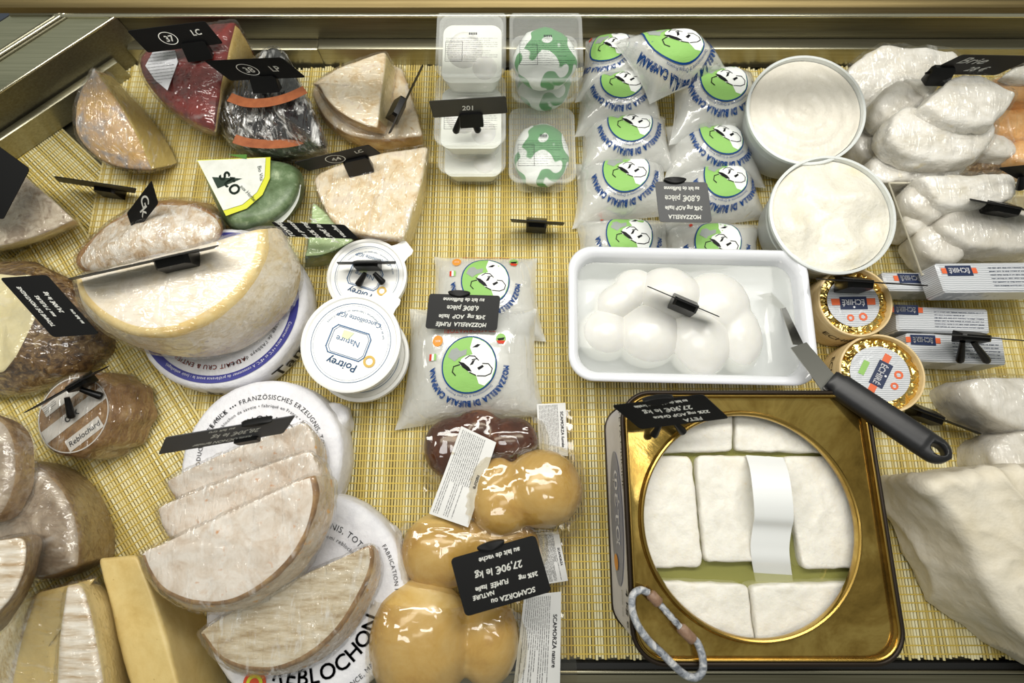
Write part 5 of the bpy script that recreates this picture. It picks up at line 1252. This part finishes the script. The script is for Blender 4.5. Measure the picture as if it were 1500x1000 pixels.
tagplate('grey slate tag with white writing above the half rounds', (415, 634, 118), (232, 665, 112), (433, 608, 140), [
    ('REBLOCHON fermier', .5, .74, .20, 0, .9), ('28,30\u20ac le kg', .42, .36, .30, 0, .9), ('au lait cru', .55, .08, .18)], colr=flat('slate_grey', '45464a', .6), clip=(.28, 1.02, .010, .004, .004, .004), tab=(.30, -.06, .013, .003, .003))
tagplate('black tag with splayed legs on the back white tub', (493, 384, 72), (580, 383, 72), (496, 387, 50), clip=(.5, .0, .013, .010, .006, .006),
         legs=[((535, 400, 52), (524, 418, 44)), ((548, 400, 52), (562, 415, 44))])
tagplate('black chalk tag on the front mozzarella bags, 6,80 euros', (728, 484, 56), (623, 481, 56), (733, 433, 60), [
    ('MOZZARELLA  FUM\u00c9E', .5, .80, .16, 0, .9), ('24% mg  AOP  Italie', .5, .58, .16), ('6,80\u20ac pi\u00e8ce', .5, .32, .19), ('au lait de Bufflonne', .5, .10, .15)], tab=(.58, -.05, .0115, .0045, .003))
tagplate('upright black chalk tag among the stacked mozzarella bags', (1043, 326, 78), (966, 325, 78), (1036, 267, 86), [
    ('MOZZARELLA', .5, .82, .14, 0, .9), ('24% mg AOP Italie', .5, .60, .14, 0, .85), ('6,80\u20ac pi\u00e8ce', .5, .34, .20, 0, .9), ('au lait de Bufflonne', .5, .12, .13, 0, .85)], tab=(.62, -.05, .0115, .0045, .003), colr=flat('dark_grey_plate', '26282a', .45))
tagplate('large scamorza tag, 27,90 euros, on the tan scamorza packages', (808, 866, 80), (682, 903, 84), (784, 783, 84), [
    ('SCAMORZA ou', .42, .84, .12), ('NATURE', .74, .71, .10), ('FUM\u00c9E  Italie', .62, .58, .11), ('26% mg', .20, .60, .11), ('27,90\u20ac le kg', .5, .34, .17), ('au lait de vache', .45, .12, .12)], tab=(.52, -.05, .0125, .005, .003))
tagplate('black feta tag, 27,90 euros, leaning on the rear left corner of the tin', (1068, 612, 122), (938, 628, 118), (1030, 577, 142), [
    ('FETA', .36, .80, .17, 0, 1.1), ('22% mg AOP Gr\u00e8ce', .42, .58, .15), ('27,90\u20ac le kg', .5, .32, .21), ('au lait de ch\u00e8vre et brebis', .5, .10, .13, 0, .85)], tab=(.48, -.05, .013, .005, .003),
    legs=[((966, 622, 118), (957, 638, 106)), ((988, 618, 118), (1001, 633, 106))])
tagplate('thin slanted tag gripped by a black clip on the mozzarella balls', (948, 419, 98), (1054, 464, 98), (951, 420, 72), clip=(.53, .12, .0125, .012, .012, .005))
tagplate('thin black tag standing in the rear round butter box', (1195, 408, 88), (1360, 418, 88), (1196, 409, 62), clip=(.36, .1, .013, .014, .012, .006))
tagplate('black tag with legs on the lowest butter brick', (1368, 488, 86), (1520, 500, 88), (1372, 489, 66), clip=(.36, .1, .014, .008, .006, .006), legs=[((1410, 500, 66), (1406, 530, 48)), ((1425, 500, 66), (1447, 530, 48))], colr=flat('charcoal_plastic', '2c2c2a', .4))
tagplate('thin black tag lying low on the mat right of the front butter box', (1300, 583, 42), (1438, 635, 42), (1302, 586, 8), clip=(.42, .1, .014, .012, .010, .008))
tagplate('thin black tag with block clip in the film wrapped cheeses at the right edge', (1420, 291, 98), (1530, 312, 98), (1422, 293, 72), clip=(.44, .1, .0135, .013, .012, .005))
tagplate('black tag with legs cut off by the upper right edge of the view', (1462, 246, 104), (1560, 236, 104), (1490, 262, 84), legs=[((1496, 258, 90), (1494, 278, 80))], clip=(.5, .1, .014, .008, .008, .006))
tagplate('large brown black tag lying over the back soft cheeses', (1410, 80, 128), (1520, 82, 128), (1352, 108, 108), [('Brie', .30, .58, .42, 0, 1.2), ('28 \u20ac', .56, .20, .30)], colr=flat('brown_black_plate', '211d1a', .35), clip=(.22, -.0, .012, .009, .007, .005))
